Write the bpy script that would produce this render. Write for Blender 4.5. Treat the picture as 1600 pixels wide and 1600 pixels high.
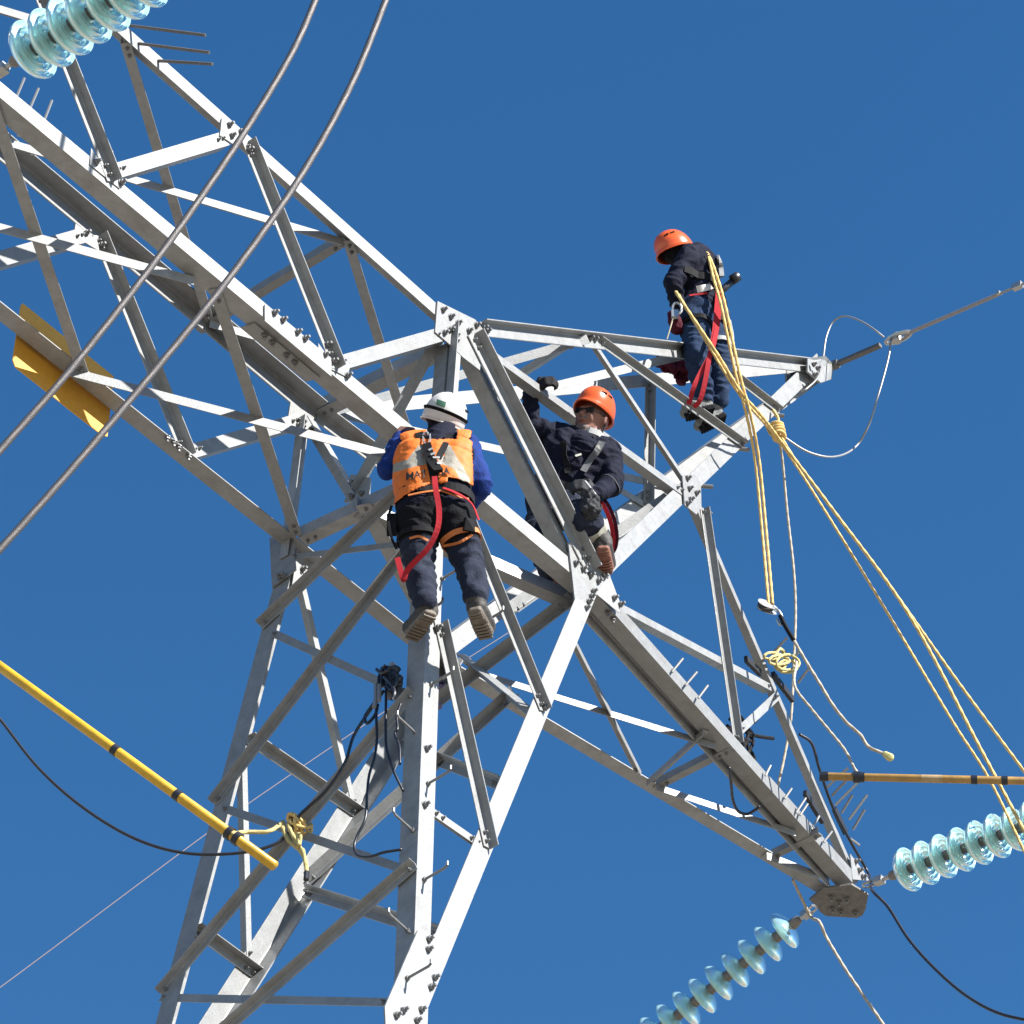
import bpy, bmesh, math, random
import numpy as np
from mathutils import Vector, Matrix, noise
from mathutils.bvhtree import BVHTree
random.seed(7); rng = np.random.default_rng(7)
for o in list(bpy.data.objects): bpy.data.objects.remove(o, do_unlink=True)
S = bpy.context.scene
COL = S.collection

# ------------------------------------------------------------------ camera
PITCH, YAW, FPX = 0.7291975875, 0.8937066655, 6367.2271
CAM = Vector((-12.3251353, -10.3917287, -14.7409491))
RT_ = Vector((math.cos(YAW), -math.sin(YAW), 0))
FH = Vector((math.sin(YAW), math.cos(YAW), 0))
FW = FH*math.cos(PITCH) + Vector((0, 0, math.sin(PITCH)))
UP = -FH*math.sin(PITCH) + Vector((0, 0, math.cos(PITCH)))
cd = bpy.data.cameras.new('camera'); cam = bpy.data.objects.new('camera', cd); COL.objects.link(cam)
M3 = Matrix((RT_, UP, -FW)).transposed()
cam.matrix_world = Matrix.Translation(CAM) @ M3.to_4x4()
cd.sensor_width = 36; cd.lens = 36*FPX/1600; cd.clip_start = .1; cd.clip_end = 6000
S.camera = cam
# ------------------------------------------------------------------ sky, sun, exposure
SUND = Vector((.15, -1, .83)).normalized()
elev = math.asin(SUND.z); azim = math.atan2(SUND.x, SUND.y)
W = bpy.data.worlds.new('World'); S.world = W; W.use_nodes = True
nt = W.node_tree; bg = nt.nodes['Background']
sky = nt.nodes.new('ShaderNodeTexSky'); sky.sky_type = 'NISHITA'; sky.sun_disc = False
sky.sun_elevation = elev; sky.sun_rotation = azim
sky.altitude = 0; sky.air_density = 1.0; sky.dust_density = 0.0; sky.ozone_density = 2.5
hs = nt.nodes.new('ShaderNodeHueSaturation'); hs.inputs['Saturation'].default_value = 1.295
nt.links.new(sky.outputs[0], hs.inputs['Color']); nt.links.new(hs.outputs[0], bg.inputs[0]); bg.inputs[1].default_value = 0.064
sd = bpy.data.lights.new('sun', 'SUN'); sd.energy = 5.0; sd.angle = math.radians(.53); sd.color = (1, .965, .91)
sun = bpy.data.objects.new('sun', sd); COL.objects.link(sun)
sun.rotation_euler = SUND.to_track_quat('Z', 'Y').to_euler()
S.view_settings.view_transform = 'Standard'; S.view_settings.look = 'None'
S.view_settings.exposure = 1.35; S.view_settings.gamma = 1; S.view_settings.use_curve_mapping = False
S.render.engine = 'CYCLES'
S.cycles.max_bounces = 10; S.cycles.transmission_bounces = 10; S.cycles.transparent_max_bounces = 8

# ------------------------------------------------------------------ geometry of the tower (metres)
D, H = 1.092, 1.16413
xw, zw, dl, xl, xp, xe, xt, zt, xa = (-.61819, -4.33309, .36301, -.0365, 1.33862, 4.54393, 4.61725, 4.56875, .15299)
W1, W2 = Vector((xw, -dl, zw)), Vector((xw, D+dl, zw))
TIP, ARM = Vector((xt, D/2, zt)), Vector((xe, D/2, 0))
def P3(*a): return Vector(a)
def plane(a, b, c, out):
    n = (b-a).cross(c-a).normalized()
    if n.dot(Vector(out)) < 0: n = -n
    return a, n
FACES = {
 'F': (P3(0,0,0), P3(0,-1,0)), 'K': (P3(0,D,0), P3(0,1,0)), 'G': (P3(0,0,0), P3(0,0,-1)), 'U': (P3(0,0,H), P3(0,0,1)),
 'X': (P3(.06,0,0), P3(-1,0,0)),
 'FF': plane(P3(xl,0,0), P3(xp,0,0), W1, (0,-1,0)), 'FB': plane(P3(xl,D,0), P3(xp,D,0), W2, (0,1,0)),
 'FL': plane(P3(xl,0,0), P3(xl,D,0), W1, (-1,0,0)), 'FR': plane(P3(xp,0,0), P3(xp,D,0), W1, (1,0,0)),
 'PF': plane(P3(xa,0,H), P3(xp,0,0), TIP, (0,-1,0)), 'PB': plane(P3(xa,D,H), P3(xp,D,0), TIP, (0,1,0)),
 'PU': plane(P3(xa,0,H), P3(xa,D,H), TIP, (0,0,1)), 'PD': plane(P3(xp,0,0), P3(xp,D,0), TIP, (0,0,-1)),
}
def ray(u, v): return FW + RT_*((u-800)/FPX) - UP*((v-800)/FPX)
def hit(u, v, q, n):
    d = ray(u, v); return CAM + d*((q-CAM).dot(n)/d.dot(n))
def on(face, u, v, off=0):
    q, n = FACES[face]; return hit(u, v, q, n) + n*off
def deep(u, v, dist):                     # point at a given horizontal distance measured along FH from the origin
    return hit(u, v, FH*dist, FH)
def yy(u, v, y): return hit(u, v, Vector((0,y,0)), Vector((0,1,0)))
def pxl(P):
    w = P-CAM; d = w.dot(FW); return (800+FPX*w.dot(RT_)/d, 800-FPX*w.dot(UP)/d)
FACES['AF'] = plane(P3(xp,0,0), on('PF',1078,772), ARM, (0,-1,0))

# ------------------------------------------------------------------ materials
ALB = .70
def mat(name, col, rough=.6, metal=0, var=.12, scale=30, bump=0, bscale=200, spec=.5, rand=0, streak=False):
    m = bpy.data.materials.new(name); m.use_nodes = True; t = m.node_tree; b = t.nodes['Principled BSDF']
    b.inputs['Roughness'].default_value = rough; b.inputs['Metallic'].default_value = metal
    b.inputs['Specular IOR Level'].default_value = spec
    tc = t.nodes.new('ShaderNodeTexCoord'); nz = t.nodes.new('ShaderNodeTexNoise')
    nz.inputs['Scale'].default_value = scale; nz.inputs['Detail'].default_value = 6; nz.inputs['Roughness'].default_value = .65
    t.links.new(tc.outputs['Object'], nz.inputs['Vector'])
    mr = t.nodes.new('ShaderNodeMapRange'); mr.inputs[1].default_value = .3; mr.inputs[2].default_value = .7
    mr.inputs[3].default_value = 1-var; mr.inputs[4].default_value = 1+var
    t.links.new(nz.outputs['Fac'], mr.inputs[0])
    last = mr.outputs[0]
    if rand:
        oi = t.nodes.new('ShaderNodeObjectInfo'); m2 = t.nodes.new('ShaderNodeMapRange')
        m2.inputs[3].default_value = 1-rand; m2.inputs[4].default_value = 1+rand
        t.links.new(oi.outputs['Random'], m2.inputs[0])
        mu = t.nodes.new('ShaderNodeMath'); mu.operation = 'MULTIPLY'
        t.links.new(last, mu.inputs[0]); t.links.new(m2.outputs[0], mu.inputs[1]); last = mu.outputs[0]
    mx = t.nodes.new('ShaderNodeVectorMath'); mx.operation = 'SCALE'; mx.inputs[0].default_value = [c*ALB for c in col[:3]]
    t.links.new(last, mx.inputs['Scale']); t.links.new(mx.outputs[0], b.inputs['Base Color'])
    if bump:
        n2 = t.nodes.new('ShaderNodeTexNoise'); n2.inputs['Scale'].default_value = bscale; n2.inputs['Detail'].default_value = 4
        t.links.new(tc.outputs['Object'], n2.inputs['Vector'])
        bp = t.nodes.new('ShaderNodeBump'); bp.inputs['Strength'].default_value = bump; bp.inputs['Distance'].default_value = .01
        t.links.new(n2.outputs['Fac'], bp.inputs['Height']); t.links.new(bp.outputs[0], b.inputs['Normal'])
    return m
def steel_mat():
    m = mat('galvanised_steel', (.345,.352,.352), rough=.48, metal=.1, var=.13, scale=14, bump=.12, bscale=90, rand=.16)
    t = m.node_tree; b = t.nodes['Principled BSDF']; src = b.inputs['Base Color'].links[0].from_socket
    tc = t.nodes.new('ShaderNodeTexCoord')
    # weathered stains and dull zinc blotches
    n = t.nodes.new('ShaderNodeTexNoise'); n.inputs['Scale'].default_value = 4.5; n.inputs['Detail'].default_value = 8; n.inputs['Roughness'].default_value = .7
    t.links.new(tc.outputs['Object'], n.inputs['Vector'])
    r = t.nodes.new('ShaderNodeMapRange'); r.inputs[1].default_value = .50; r.inputs[2].default_value = .70; r.inputs[4].default_value = .6
    t.links.new(n.outputs['Fac'], r.inputs[0])
    mix = t.nodes.new('ShaderNodeMix'); mix.data_type = 'RGBA'; mix.inputs[7].default_value = (.165,.155,.135,1)
    t.links.new(r.outputs[0], mix.inputs[0]); t.links.new(src, mix.inputs[6]); t.links.new(mix.outputs[2], b.inputs['Base Color'])
    v = t.nodes.new('ShaderNodeTexVoronoi'); v.inputs['Scale'].default_value = 70
    t.links.new(tc.outputs['Object'], v.inputs['Vector'])
    rr = t.nodes.new('ShaderNodeMapRange'); rr.inputs[3].default_value = .38; rr.inputs[4].default_value = .6
    t.links.new(v.outputs['Distance'], rr.inputs[0]); t.links.new(rr.outputs[0], b.inputs['Roughness'])
    return m
STEEL = steel_mat()
BOLT = mat('bolt_steel', (.26,.26,.26), .45, .4, .2, 60)
DARKM = mat('dark_cast_metal', (.20,.19,.18), .5, .5, .2, 60)
BRIGHTM = mat('bright_fitting_metal', (.62,.62,.60), .35, .7, .15, 60)
ALU = mat('aluminium_strand', (.40,.39,.38), .45, .5, .12, 80)
CONDUCT = mat('weathered_conductor', (.30,.26,.25), .55, .35, .15, 80)
ROPEY = mat('yellow_rope', (.80,.56,.17), .8, 0, .2, 120, .4, 300)
ROPEW = mat('pale_rope', (.62,.55,.40), .85, 0, .2, 120, .4, 300)
ROPEL = mat('lemon_rope', (.78,.70,.28), .8, 0, .2, 120, .4, 300)
BLACK = mat('black_rubber', (.018,.02,.03), .38, 0, .2, 60)
BLACKN = mat('black_webbing', (.012,.012,.014), .8, 0, .25, 150, spec=.15)
STICK = mat('yellow_fibreglass', (.80,.46,.03), .38, 0, .22, 9, .1, 60)
STICKB = mat('brown_fibreglass', (.50,.29,.075), .4, 0, .25, 9, .1, 60)
SIGNY = mat('sign_yellow', (.85,.43,.04), .5, 0, .06, 20)
SPIKEB = mat('black_plastic', (.015,.016,.02), .5, 0, .2, 60)
RED = mat('red_webbing', (.48,.025,.035), .75, 0, .12, 120, spec=.15)
MAROON = mat('maroon_cloth', (.085,.010,.022), .85, 0, .2, 60, spec=.15)
GREY_REFLECT = mat('grey_webbing', (.42,.43,.43), .6, 0, .15, 90)
WHITEP = mat('white_plastic', (.78,.76,.73), .35, 0, .04, 20)
ORANGEP = mat('orange_plastic', (.85,.13,.025), .25, 0, .05, 20)
GREENL = mat('green_label', (.05,.16,.09), .5)
NAVY = mat('navy_cloth', (.0085,.0105,.026), .85, 0, .25, 25, .5, 120, spec=.15)
JEAN = mat('blue_denim', (.020,.042,.098), .85, 0, .3, 22, .5, 150, spec=.15)
TROUS = mat('slate_trousers', (.028,.034,.058), .85, 0, .25, 22, .5, 120, spec=.15)
ROYAL = mat('royal_blue_cloth', (.010,.038,.21), .8, 0, .2, 25, .5, 120, spec=.15)
BLACKC = mat('black_cloth', (.008,.008,.011), .85, 0, .3, 30, .5, 130, spec=.15)
SKIN = mat('skin', (.30,.13,.09), .55, 0, .1, 40)
CAPM = mat('insulator_cap_iron', (.30,.275,.25), .6, .2, .2, 60)
PLATE = mat('weathered_plate', (.20,.188,.178), .65, .1, .3, 25, .2, 60)
BEARD = mat('grey_beard', (.17,.13,.115), .85, 0, .3, 200)
BOOTD = mat('dark_boot_leather', (.055,.048,.042), .7, 0, .3, 40, .3, 90)
BOOT = mat('tan_boot', (.20,.165,.13), .75, 0, .25, 40, .3, 90)
BOOTG = mat('grey_boot', (.20,.21,.21), .75, 0, .3, 40, .3, 90)
BOOTR = mat('red_brown_sole', (.30,.125,.085), .8, 0, .2, 50, .3, 90)
GLOVE = mat('dark_glove', (.018,.016,.017), .75, 0, .35, 60, .3, 90, spec=.15)
GLOVEB = mat('brown_leather_glove', (.15,.062,.045), .75, 0, .3, 60, .3, 90)
GLOVEG = mat('grey_glove', (.05,.052,.056), .75, 0, .35, 60, .3, 90, spec=.15)
REFL = mat('reflective_band', (.62,.60,.50), .5, 0, .08, 60)
ORTRIM = mat('orange_trim', (.75,.22,.05), .7)
GLASSES = mat('dark_lens', (.01,.01,.012), .12, 0, 0, 20)
LETTER = mat('black_print', (.012,.012,.014), .7)
def glass(tr=.55, name='aqua_toughened_glass'):
    m = bpy.data.materials.new(name); m.use_nodes = True; t = m.node_tree; b = t.nodes['Principled BSDF']
    b.inputs['Base Color'].default_value = (.52,.82,.80,1); b.inputs['Roughness'].default_value = .07
    b.inputs['Transmission Weight'].default_value = tr; b.inputs['IOR'].default_value = 1.5
    tc = t.nodes.new('ShaderNodeTexCoord'); n = t.nodes.new('ShaderNodeTexNoise'); n.inputs['Scale'].default_value = 22
    t.links.new(tc.outputs['Object'], n.inputs['Vector'])
    bp = t.nodes.new('ShaderNodeBump'); bp.inputs['Strength'].default_value = .25; bp.inputs['Distance'].default_value = .01
    t.links.new(n.outputs['Fac'], bp.inputs['Height']); t.links.new(bp.outputs[0], b.inputs['Normal'])
    return m
GLASS = glass(); GLASSC = glass(.68, 'clear_aqua_glass')

# ------------------------------------------------------------------ object helpers
def link(o, parent=None):
    COL.objects.link(o)
    if parent: o.parent = parent
    return o
def tag(o, label=None, cat=None, group=None, kind=None):
    if label: o['label'] = label
    if cat: o['category'] = cat
    if group: o['group'] = group
    if kind: o['kind'] = kind
    return o
def thing(name, label, cat, loc=(0,0,0), group=None):
    o = bpy.data.objects.new(name, None); o.location = loc; o.empty_display_size = .1; link(o)
    return tag(o, label, cat, group)
def origin(parent):
    v = Vector((0,0,0))
    while parent: v = v + Vector(parent.location); parent = parent.parent
    return v
def build(name, verts, faces, material, parent=None, smooth=False, mats=None, midx=None, loc=None):
    """verts in world space; the mesh is stored relative to its own base point"""
    base = Vector(loc) if loc is not None else (origin(parent) if parent else sum((Vector(v) for v in verts), Vector())/len(verts))
    me = bpy.data.meshes.new(name)
    me.from_pydata([tuple(Vector(v)-base) for v in verts], [], faces)
    for m in (mats or [material]): me.materials.append(m)
    if midx is not None: me.polygons.foreach_set('material_index', midx)
    if smooth: me.polygons.foreach_set('use_smooth', [True]*len(me.polygons))
    me.validate(); me.update()
    o = bpy.data.objects.new(name, me); o.location = base - (origin(parent) if parent else Vector()); link(o, parent)
    return o
def recalc(o):
    bm = bmesh.new(); bm.from_mesh(o.data); bmesh.ops.recalc_face_normals(bm, faces=bm.faces); bm.to_mesh(o.data); bm.free(); return o
class MB:
    def __init__(s): s.v = []; s.f = []; s.m = []
    def add(s, v, f, m=0):
        k = len(s.v); s.v += [Vector(x) for x in v]; s.f += [tuple(i+k for i in q) for q in f]; s.m += [m]*len(f); return s
    def build(s, name, material, parent=None, smooth=False, mats=None, loc=None):
        return build(name, s.v, s.f, material, parent, smooth, mats, s.m if mats else None, loc)
def prism(poly, n, t):                    # polygon (world points) extruded by t along n
    k = len(poly); v = [Vector(p) for p in poly] + [Vector(p)+n*t for p in poly]
    f = [tuple(range(k))[::-1], tuple(range(k, 2*k))] + [(i, (i+1) % k, (i+1) % k+k, i+k) for i in range(k)]
    return v, f
def frame(ax):
    ax = ax.normalized(); a = ax.cross(Vector((0,0,1)))
    if a.length < 1e-3: a = ax.cross(Vector((1,0,0)))
    a.normalize(); return a, ax.cross(a)
def spline(pts, n=8):
    P = [Vector(p) for p in pts]
    if len(P) < 3: return P
    Q = [P[0]*2-P[1]] + P + [P[-1]*2-P[-2]]; out = []
    for i in range(1, len(Q)-2):
        for j in range(n):
            t = j/n; a, b, c, d = Q[i-1], Q[i], Q[i+1], Q[i+2]
            out.append(.5*((2*b)+(c-a)*t+(2*a-5*b+4*c-d)*t*t+(3*b-a-3*c+d)*t**3))
    return out+[P[-1]]
def tube(pts, r, n=8, rx=None, rfun=None, closed=False):
    """round (or flat, rx = second radius) sweep with parallel transport"""
    P = [Vector(p) for p in pts]; k = len(P); v = []; f = []
    T = [((P[min(i+1,k-1)]-P[max(i-1,0)]) if not closed else (P[(i+1) % k]-P[i-1])).normalized() for i in range(k)]
    a, b = frame(T[0])
    for i in range(k):
        if i: 
            a = (a-T[i]*a.dot(T[i])).normalized(); b = T[i].cross(a)
        rr = r*(rfun(i/(k-1)) if rfun else 1)
        for j in range(n):
            th = 2*math.pi*j/n; v.append(P[i]+a*math.cos(th)*rr+b*math.sin(th)*(rx if rx else rr))
    for i in range(k if closed else k-1):
        for j in range(n):
            q = (i+1) % k; f.append((i*n+j, i*n+(j+1) % n, q*n+(j+1) % n, q*n+j))
    if not closed: f += [tuple(range(n))[::-1], tuple(range((k-1)*n, k*n))]
    return v, f
def rope_tube(pts, r, n=12, pitch=None, lobes=3, depth=.11, closed=False):
    """laid rope: a tube whose cross section has strand lobes that turn along its length"""
    P = [Vector(p) for p in pts]; pitch = pitch or r*9; step = pitch/9; Q = []; S_ = []; s = 0
    segs = list(zip(P, P[1:]+([P[0]] if closed else [])))
    if not closed: segs = segs[:len(P)-1]
    for a, b in segs:
        L = (b-a).length; m = max(1, int(L/step))
        for i in range(m): Q.append(a.lerp(b, i/m)); S_.append(s+L*i/m)
        s += L
    if not closed: Q.append(P[-1]); S_.append(s)
    k = len(Q); v = []; f = []
    T = [((Q[min(i+1,k-1)]-Q[max(i-1,0)]) if not closed else (Q[(i+1) % k]-Q[i-1])).normalized() for i in range(k)]
    turns = (max(1, round(s/pitch))/s) if closed else 1/pitch
    a, b = frame(T[0])
    for i in range(k):
        if i: a = (a-T[i]*a.dot(T[i])).normalized(); b = T[i].cross(a)
        for j in range(n):
            th = 2*math.pi*j/n; rr = r*(1+depth*math.cos(lobes*(th-2*math.pi*S_[i]*turns/lobes*1.0)))
            v.append(Q[i]+(a*math.cos(th)+b*math.sin(th))*rr)
    for i in range(k if closed else k-1):
        for j in range(n): q = (i+1) % k; f.append((i*n+j, i*n+(j+1) % n, q*n+(j+1) % n, q*n+j))
    if not closed: f += [tuple(range(n))[::-1], tuple(range((k-1)*n, k*n))]
    return v, f
def lathe(profile, c, ax, n=28, a=None):  # profile: (radius, height) pairs along ax from c
    ax = ax.normalized(); a, b = frame(ax) if a is None else (a, ax.cross(a)); v = []; f = []; k = len(profile)
    for r, h in profile:
        for j in range(n):
            th = 2*math.pi*j/n; v.append(c+ax*h+(a*math.cos(th)+b*math.sin(th))*r)
    for i in range(k-1):
        for j in range(n): f.append((i*n+j, i*n+(j+1) % n, (i+1)*n+(j+1) % n, (i+1)*n+j))
    f += [tuple(range(n))[::-1], tuple(range((k-1)*n, k*n))]
    return v, f
def box(c, ax, hx, hy, hz):
    v = [c+ax[0]*hx*i+ax[1]*hy*j+ax[2]*hz*k for i in (-1,1) for j in (-1,1) for k in (-1,1)]
    return v, [(0,1,3,2),(4,6,7,5),(0,4,5,1),(2,3,7,6),(0,2,6,4),(1,5,7,3)]

# ------------------------------------------------------------------ ground (below the frame; it lights the steel from beneath)
GZ = CAM.z-1.65
gv = []; gf = []; N = 40
for i in range(N+1):
    for j in range(N+1):
        a = (i/N*2-1); b = (j/N*2-1); x = 2500*a*abs(a)**1.5; y = 2500*b*abs(b)**1.5
        gv.append((x, y, GZ+.25*noise.noise(Vector((x*.05, y*.05, 0)))))
for i in range(N):
    for j in range(N): q = i*(N+1)+j; gf.append((q, q+N+1, q+N+2, q+1))
EARTH = mat('dry_earth', (.30,.26,.21), .95, 0, .3, .4, .4, 6)
tag(build('ground', gv, gf, EARTH, smooth=True, loc=(0,0,GZ)), kind='structure')

# ------------------------------------------------------------------ lattice tower
TOWER = thing('lattice_tower', 'galvanised steel lattice transmission tower with its beam, fork, crossarm and raised peak', 'tower', (xw, D/2, GZ))
X, Y, Z = Vector((1,0,0)), Vector((0,1,0)), Vector((0,0,1))
def bolt_mesh():
    m = MB()
    m.add(*lathe([(.020,0),(.020,.003)], Vector(), Z, 12)); m.add(*lathe([(.0155,.003),(.0165,.005),(.0165,.016),(.0145,.018)], Vector(), Z, 6)); m.add(*lathe([(.009,.018),(.009,.034),(.0075,.036)], Vector(), Z, 8))
    me = bpy.data.meshes.new('bolt'); me.from_pydata([tuple(v) for v in m.v], [], m.f); me.materials.append(BOLT); me.update(); return me
BM = bolt_mesh()
def bolt(p, n, parent, s=1):
    o = bpy.data.objects.new('bolt', BM); link(o, parent)
    o.location = p - origin(parent); q = n.to_track_quat('Z', 'Y'); o.rotation_mode = 'QUATERNION'
    o.rotation_quaternion = q @ Vector((0,0,1)).rotation_difference(Vector((0,0,1))); o.scale = (s,)*3
    o.rotation_quaternion = q @ Matrix.Rotation(random.random()*3, 3, 'Z').to_quaternion()
    return o
def angle(name, p0, p1, a, b, w, wb=None, t=.008, parent=None):
    wb = wb or w; ax = (p1-p0).normalized()
    a = (a-ax*a.dot(ax)).normalized(); b = (b-ax*b.dot(ax)-a*b.dot(a)).normalized()
    r = t*.9
    prof = [(0,0),(w,0),(w,t*.75),(w-t*.35,t),(t+r,t),(t+r*.3,t+r*.3),(t,t+r),(t,wb-t*.35),(t*.75,wb),(0,wb)]
    k = len(prof); v = [p+a*x+b*y for p in (p0, p1) for x, y in prof]
    f = [(i, (i+1) % k, (i+1) % k+k, i+k) for i in range(k)]
    # end caps as quads of the two flanges
    for o in (0, k):
        q = [(0,1,2,3,4,5), (0,5,6,7,8,9)]
        f += [tuple(i+o for i in (c[::-1] if o == 0 else c)) for c in q]
    return recalc(build(name, v, f, STEEL, parent or TOWER, loc=p0))
def side_dir(n, ax, mid, side):
    a = n.cross(ax).normalized(); q0 = pxl(mid); q1 = pxl(mid+a*.1); du, dv = q1[0]-q0[0], q1[1]-q0[1]
    s = {'l': -du, 'r': du, 'u': -dv, 'd': dv}[side]
    return a if s > 0 else -a
def brace(face, a, b, side, out, w=.055, wo=None, off=.004, name='brace', t=.006):
    n = FACES[face][1]; p0, p1 = on(face, *a, off), on(face, *b, off); ax = (p1-p0).normalized()
    sdv = side_dir(n, ax, (p0+p1)/2, side); o = angle(name, p0, p1, sdv, n*out, w, wo, t)
    c = 1 if n.dot(FW) < 0 else -1                        # bolts sit on the face of the flange one can see
    lift = (t if out > 0 else 0) if c > 0 else (-t if out < 0 else 0)
    sdv = (sdv-ax*sdv.dot(ax)).normalized()
    if name in ('brace', 'strut', 'post') and (p1-p0).length > .3:
        for e, s in ((p0, 1), (p1, -1)):
            for k in ((.035,) if w < .05 else (.035, .085)): bolt(e+ax*s*k+sdv*w*.55+n*lift, n*c, o, .62)
    return o
# beam chords
def run_on(p0, p1, L=5): return p0+(p0-p1).normalized()*L, p1
chA = angle('chord', *run_on(on('F',-150,-269), on('F',722,510)), -Z, Y, .095)
chB = angle('chord', *run_on(on('F',-150,27), on('F',915,915)), Z, Y, .105)
chC = angle('chord', *run_on(on('K',-150,103), on('K',491,640)), -Z, -Y, .105)
chD = angle('chord', *run_on(on('K',-150,383), on('K',672,1035)), Z, -Y, .10)
angle('chord', on('K',494,643), on('K',690,790), -Z, -Y, .085)
# crossarm chords
chBE = angle('chord', on('G',930,925), on('G',1332,1379), Z, Y, .10)
pbe = [on('G',930,925)+Vector((.02,.16,.05)), on('G',1322,1368)+Vector((0,.13,.05))]
angle('chord', pbe[0], pbe[1], -Z, -Y, .085)
chDE = angle('chord', on('G',672,1035), on('G',1284,1399), Z, -Y, .09)
# fork legs
L1 = angle('leg', on('FF',675,715), on('FF',640,1665), X, Y, .115)
L2 = angle('leg', on('FB',440,868), on('FB',160,1909), X, -Y, .115)
R1 = angle('leg', on('FF',932,930), on('FF',634,1660), -X, Y, .12)
R2 = angle('leg', on('FB',705,1035), on('FB',166,1887), -X, -Y, .115)
for wv, sy in ((W1,-1), (W2,1)):                                    # leg of the tower body below the waist
    angle('leg', wv+P3(0,0,-.05), Vector((xw-1.6, D/2+sy*2.4, GZ)), -X, P3(0,-sy,0), .15, t=.012)
# beam: front face bracing
for a, b in (((57,-20),(177,285)), ((386,222),(527,577))): brace('F', a, b, 'l', 1, .06)
for a, b in (((185,279),(358,227)), ((530,580),(700,531))): brace('F', a, b, 'u', -1, .08, name='strut')
brace('F', (704,510),(686,740), 'r', 1, .092, .055, name='post')
brace('F', (702,533),(685,740), 'r', -1, .05, .085, off=-.012, name='post')
brace('F', (737,524),(921,893), 'l', 1, .085, .075, off=.016, t=.009)
brace('F', (731,538),(897,878), 'r', -1, .06, .085, off=-.012, t=.009)
# beam: back face bracing
brace('K', (-60,436),(135,380), 'u', 1, .085, name='strut', off=-.02)
brace('K', (152,370),(291,716), 'l', -1, .065, off=-.012)
brace('K', (300,718),(470,668), 'u', 1, .08, name='strut', off=-.02)
brace('K', (462,655),(434,875), 'r', -1, .092, .06, off=-.012, name='post')
brace('K', (-160,100),(-20,440), 'l', -1, .065, off=-.012)
# bottom plane
brace('G', (-30,140),(120,582), 'r', -1, .062)
brace('G', (326,452),(455,838), 'r', -1, .062)
for a, b, w in (((110,573),(602,702),.06), ((-120,315),(304,431),.06), ((735,1042),(1118,1160),.045), ((1026,1224),(1243,1296),.045)):
    brace('G', a, b, 'd', 1, w)
brace('G', (893,985),(1002,1204), 'l', 1, .04)
brace('G', (1010,1218),(1098,1138), 'd', 1, .045)
brace('G', (1020,1228),(1138,1168), 'd', -1, .05, name='strut')
brace('G', (1205,1336),(1278,1300), 'd', -1, .045, name='strut')
brace('G', (1198,1330),(1280,1362), 'd', 1, .055)
brace('G', (466,838),(690,735), 'd', -1, .08, name='strut', off=.012)
brace('G', (566,792),(900,938), 'd', -1, .08, off=.02)
brace('G', (556,786),(700,1045), 'r', -1, .085, off=.024)
# top plane
brace('U', (-60,193),(537,370), 'd', -1, .055, off=-.01)
brace('U', (-80,-18),(66,26), 'd', -1, .055, off=-.01)
brace('U', (537,370),(305,512), 'd', 1, .055, name='strut', off=-.01)
brace('U', (188,66),(322,508), 'r', 1, .055, off=-.012)
brace('U', (328,497),(560,563), 'd', -1, .055, off=-.012)
brace('U', (536,375),(634,690), 'r', 1, .055, off=-.012)
brace('U', (692,540),(492,640), 'd', 1, .085, name='strut', off=-.012)
# transverse frame at the fork
brace('X', (690,538),(563,772), 'l', 1, .075)
brace('X', (488,655),(562,778), 'l', 1, .075, off=-.03)
# fork: left face
for a, b in (((408,979),(685,715)), ((334,1257),(692,788)), ((252,1554),(647,1082)), ((300,1656),(650,1350))): brace('FL', a, b, 'd', 1, .048, .05)
for a, b, w in (((430,984),(650,1084),.045), ((352,1257),(642,1355),.045), ((255,1553),(612,1560),.045), ((458,866),(628,846),.04)):
    brace('FL', a, b, 'd', -1, w, name='strut')
# fork: back face
brace('FB', (384,1150),(563,1273), 'd', -1, .055, off=-.012); brace('FB', (301,1448),(398,1519), 'd', -1, .055, off=-.012)
brace('FB', (375,1168),(383,1498), 'r', 1, .04, off=-.012); brace('FB', (462,890),(548,1262), 'r', 1, .04, off=-.012)
# fork: right face
brace('FR', (472,1392),(807,1088), 'd', -1, .06, off=-.012); brace('FR', (648,1134),(899,942), 'd', -1, .065, off=-.014)
brace('FR', (486,1394),(702,1462), 'd', -1, .055, name='strut', off=-.012); brace('FR', (640,1168),(790,1226), 'd', -1, .055, name='strut', off=-.012)
angle('strut', on('G',728,1023), on('FF',834,1103,-.015), -Z, Y, .05, .06)
# fork: front face
brace('FF', (687,976),(765,1328), 'l', 1, .055); brace('FF', (706,755),(850,1112), 'l', 1, .052)
brace('FF', (676,1258),(755,1313), 'd', -1, .05, name='strut', off=-.012)
# raised peak
brace('PF', (746,506),(1268,567), 'd', 1, .085, .06, name='chord', off=.006, t=.008)
brace('PF', (757,551),(1070,778), 'u', -1, .06, .06, off=.006, t=.008)
brace('PF', (944,907),(1288,573), 'u', -1, .105, .09, name='chord', off=0, t=.009)
brace('PF', (921,524),(1073,752), 'l', -1, .042, off=.008)
brace('PF', (931,531),(1160,695), 'd', 1, .045, off=.008)
brace('PF', (1118,567),(1214,641), 'd', 1, .045, off=.008)
brace('PB', (690,1000),(1278,568), 'd', 1, .11, name='chord', off=0, t=.009)
brace('PB', (476,634),(1278,560), 'd', 1, .085, name='chord', off=0, t=.009)
brace('PB', (1014,598),(1011,790), 'l', -1, .05, name='post', off=-.012)
brace('PB', (488,634),(1055,758), 'd', 1, .052, off=-.012)
brace('PB', (900,722),(1010,788), 'd', 1, .045, off=-.014)
brace('PU', (915,520),(480,643), 'd', -1, .055, off=-.012)
brace('PU', (910,528),(765,620), 'd', 1, .055, name='strut', off=-.012)
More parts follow.
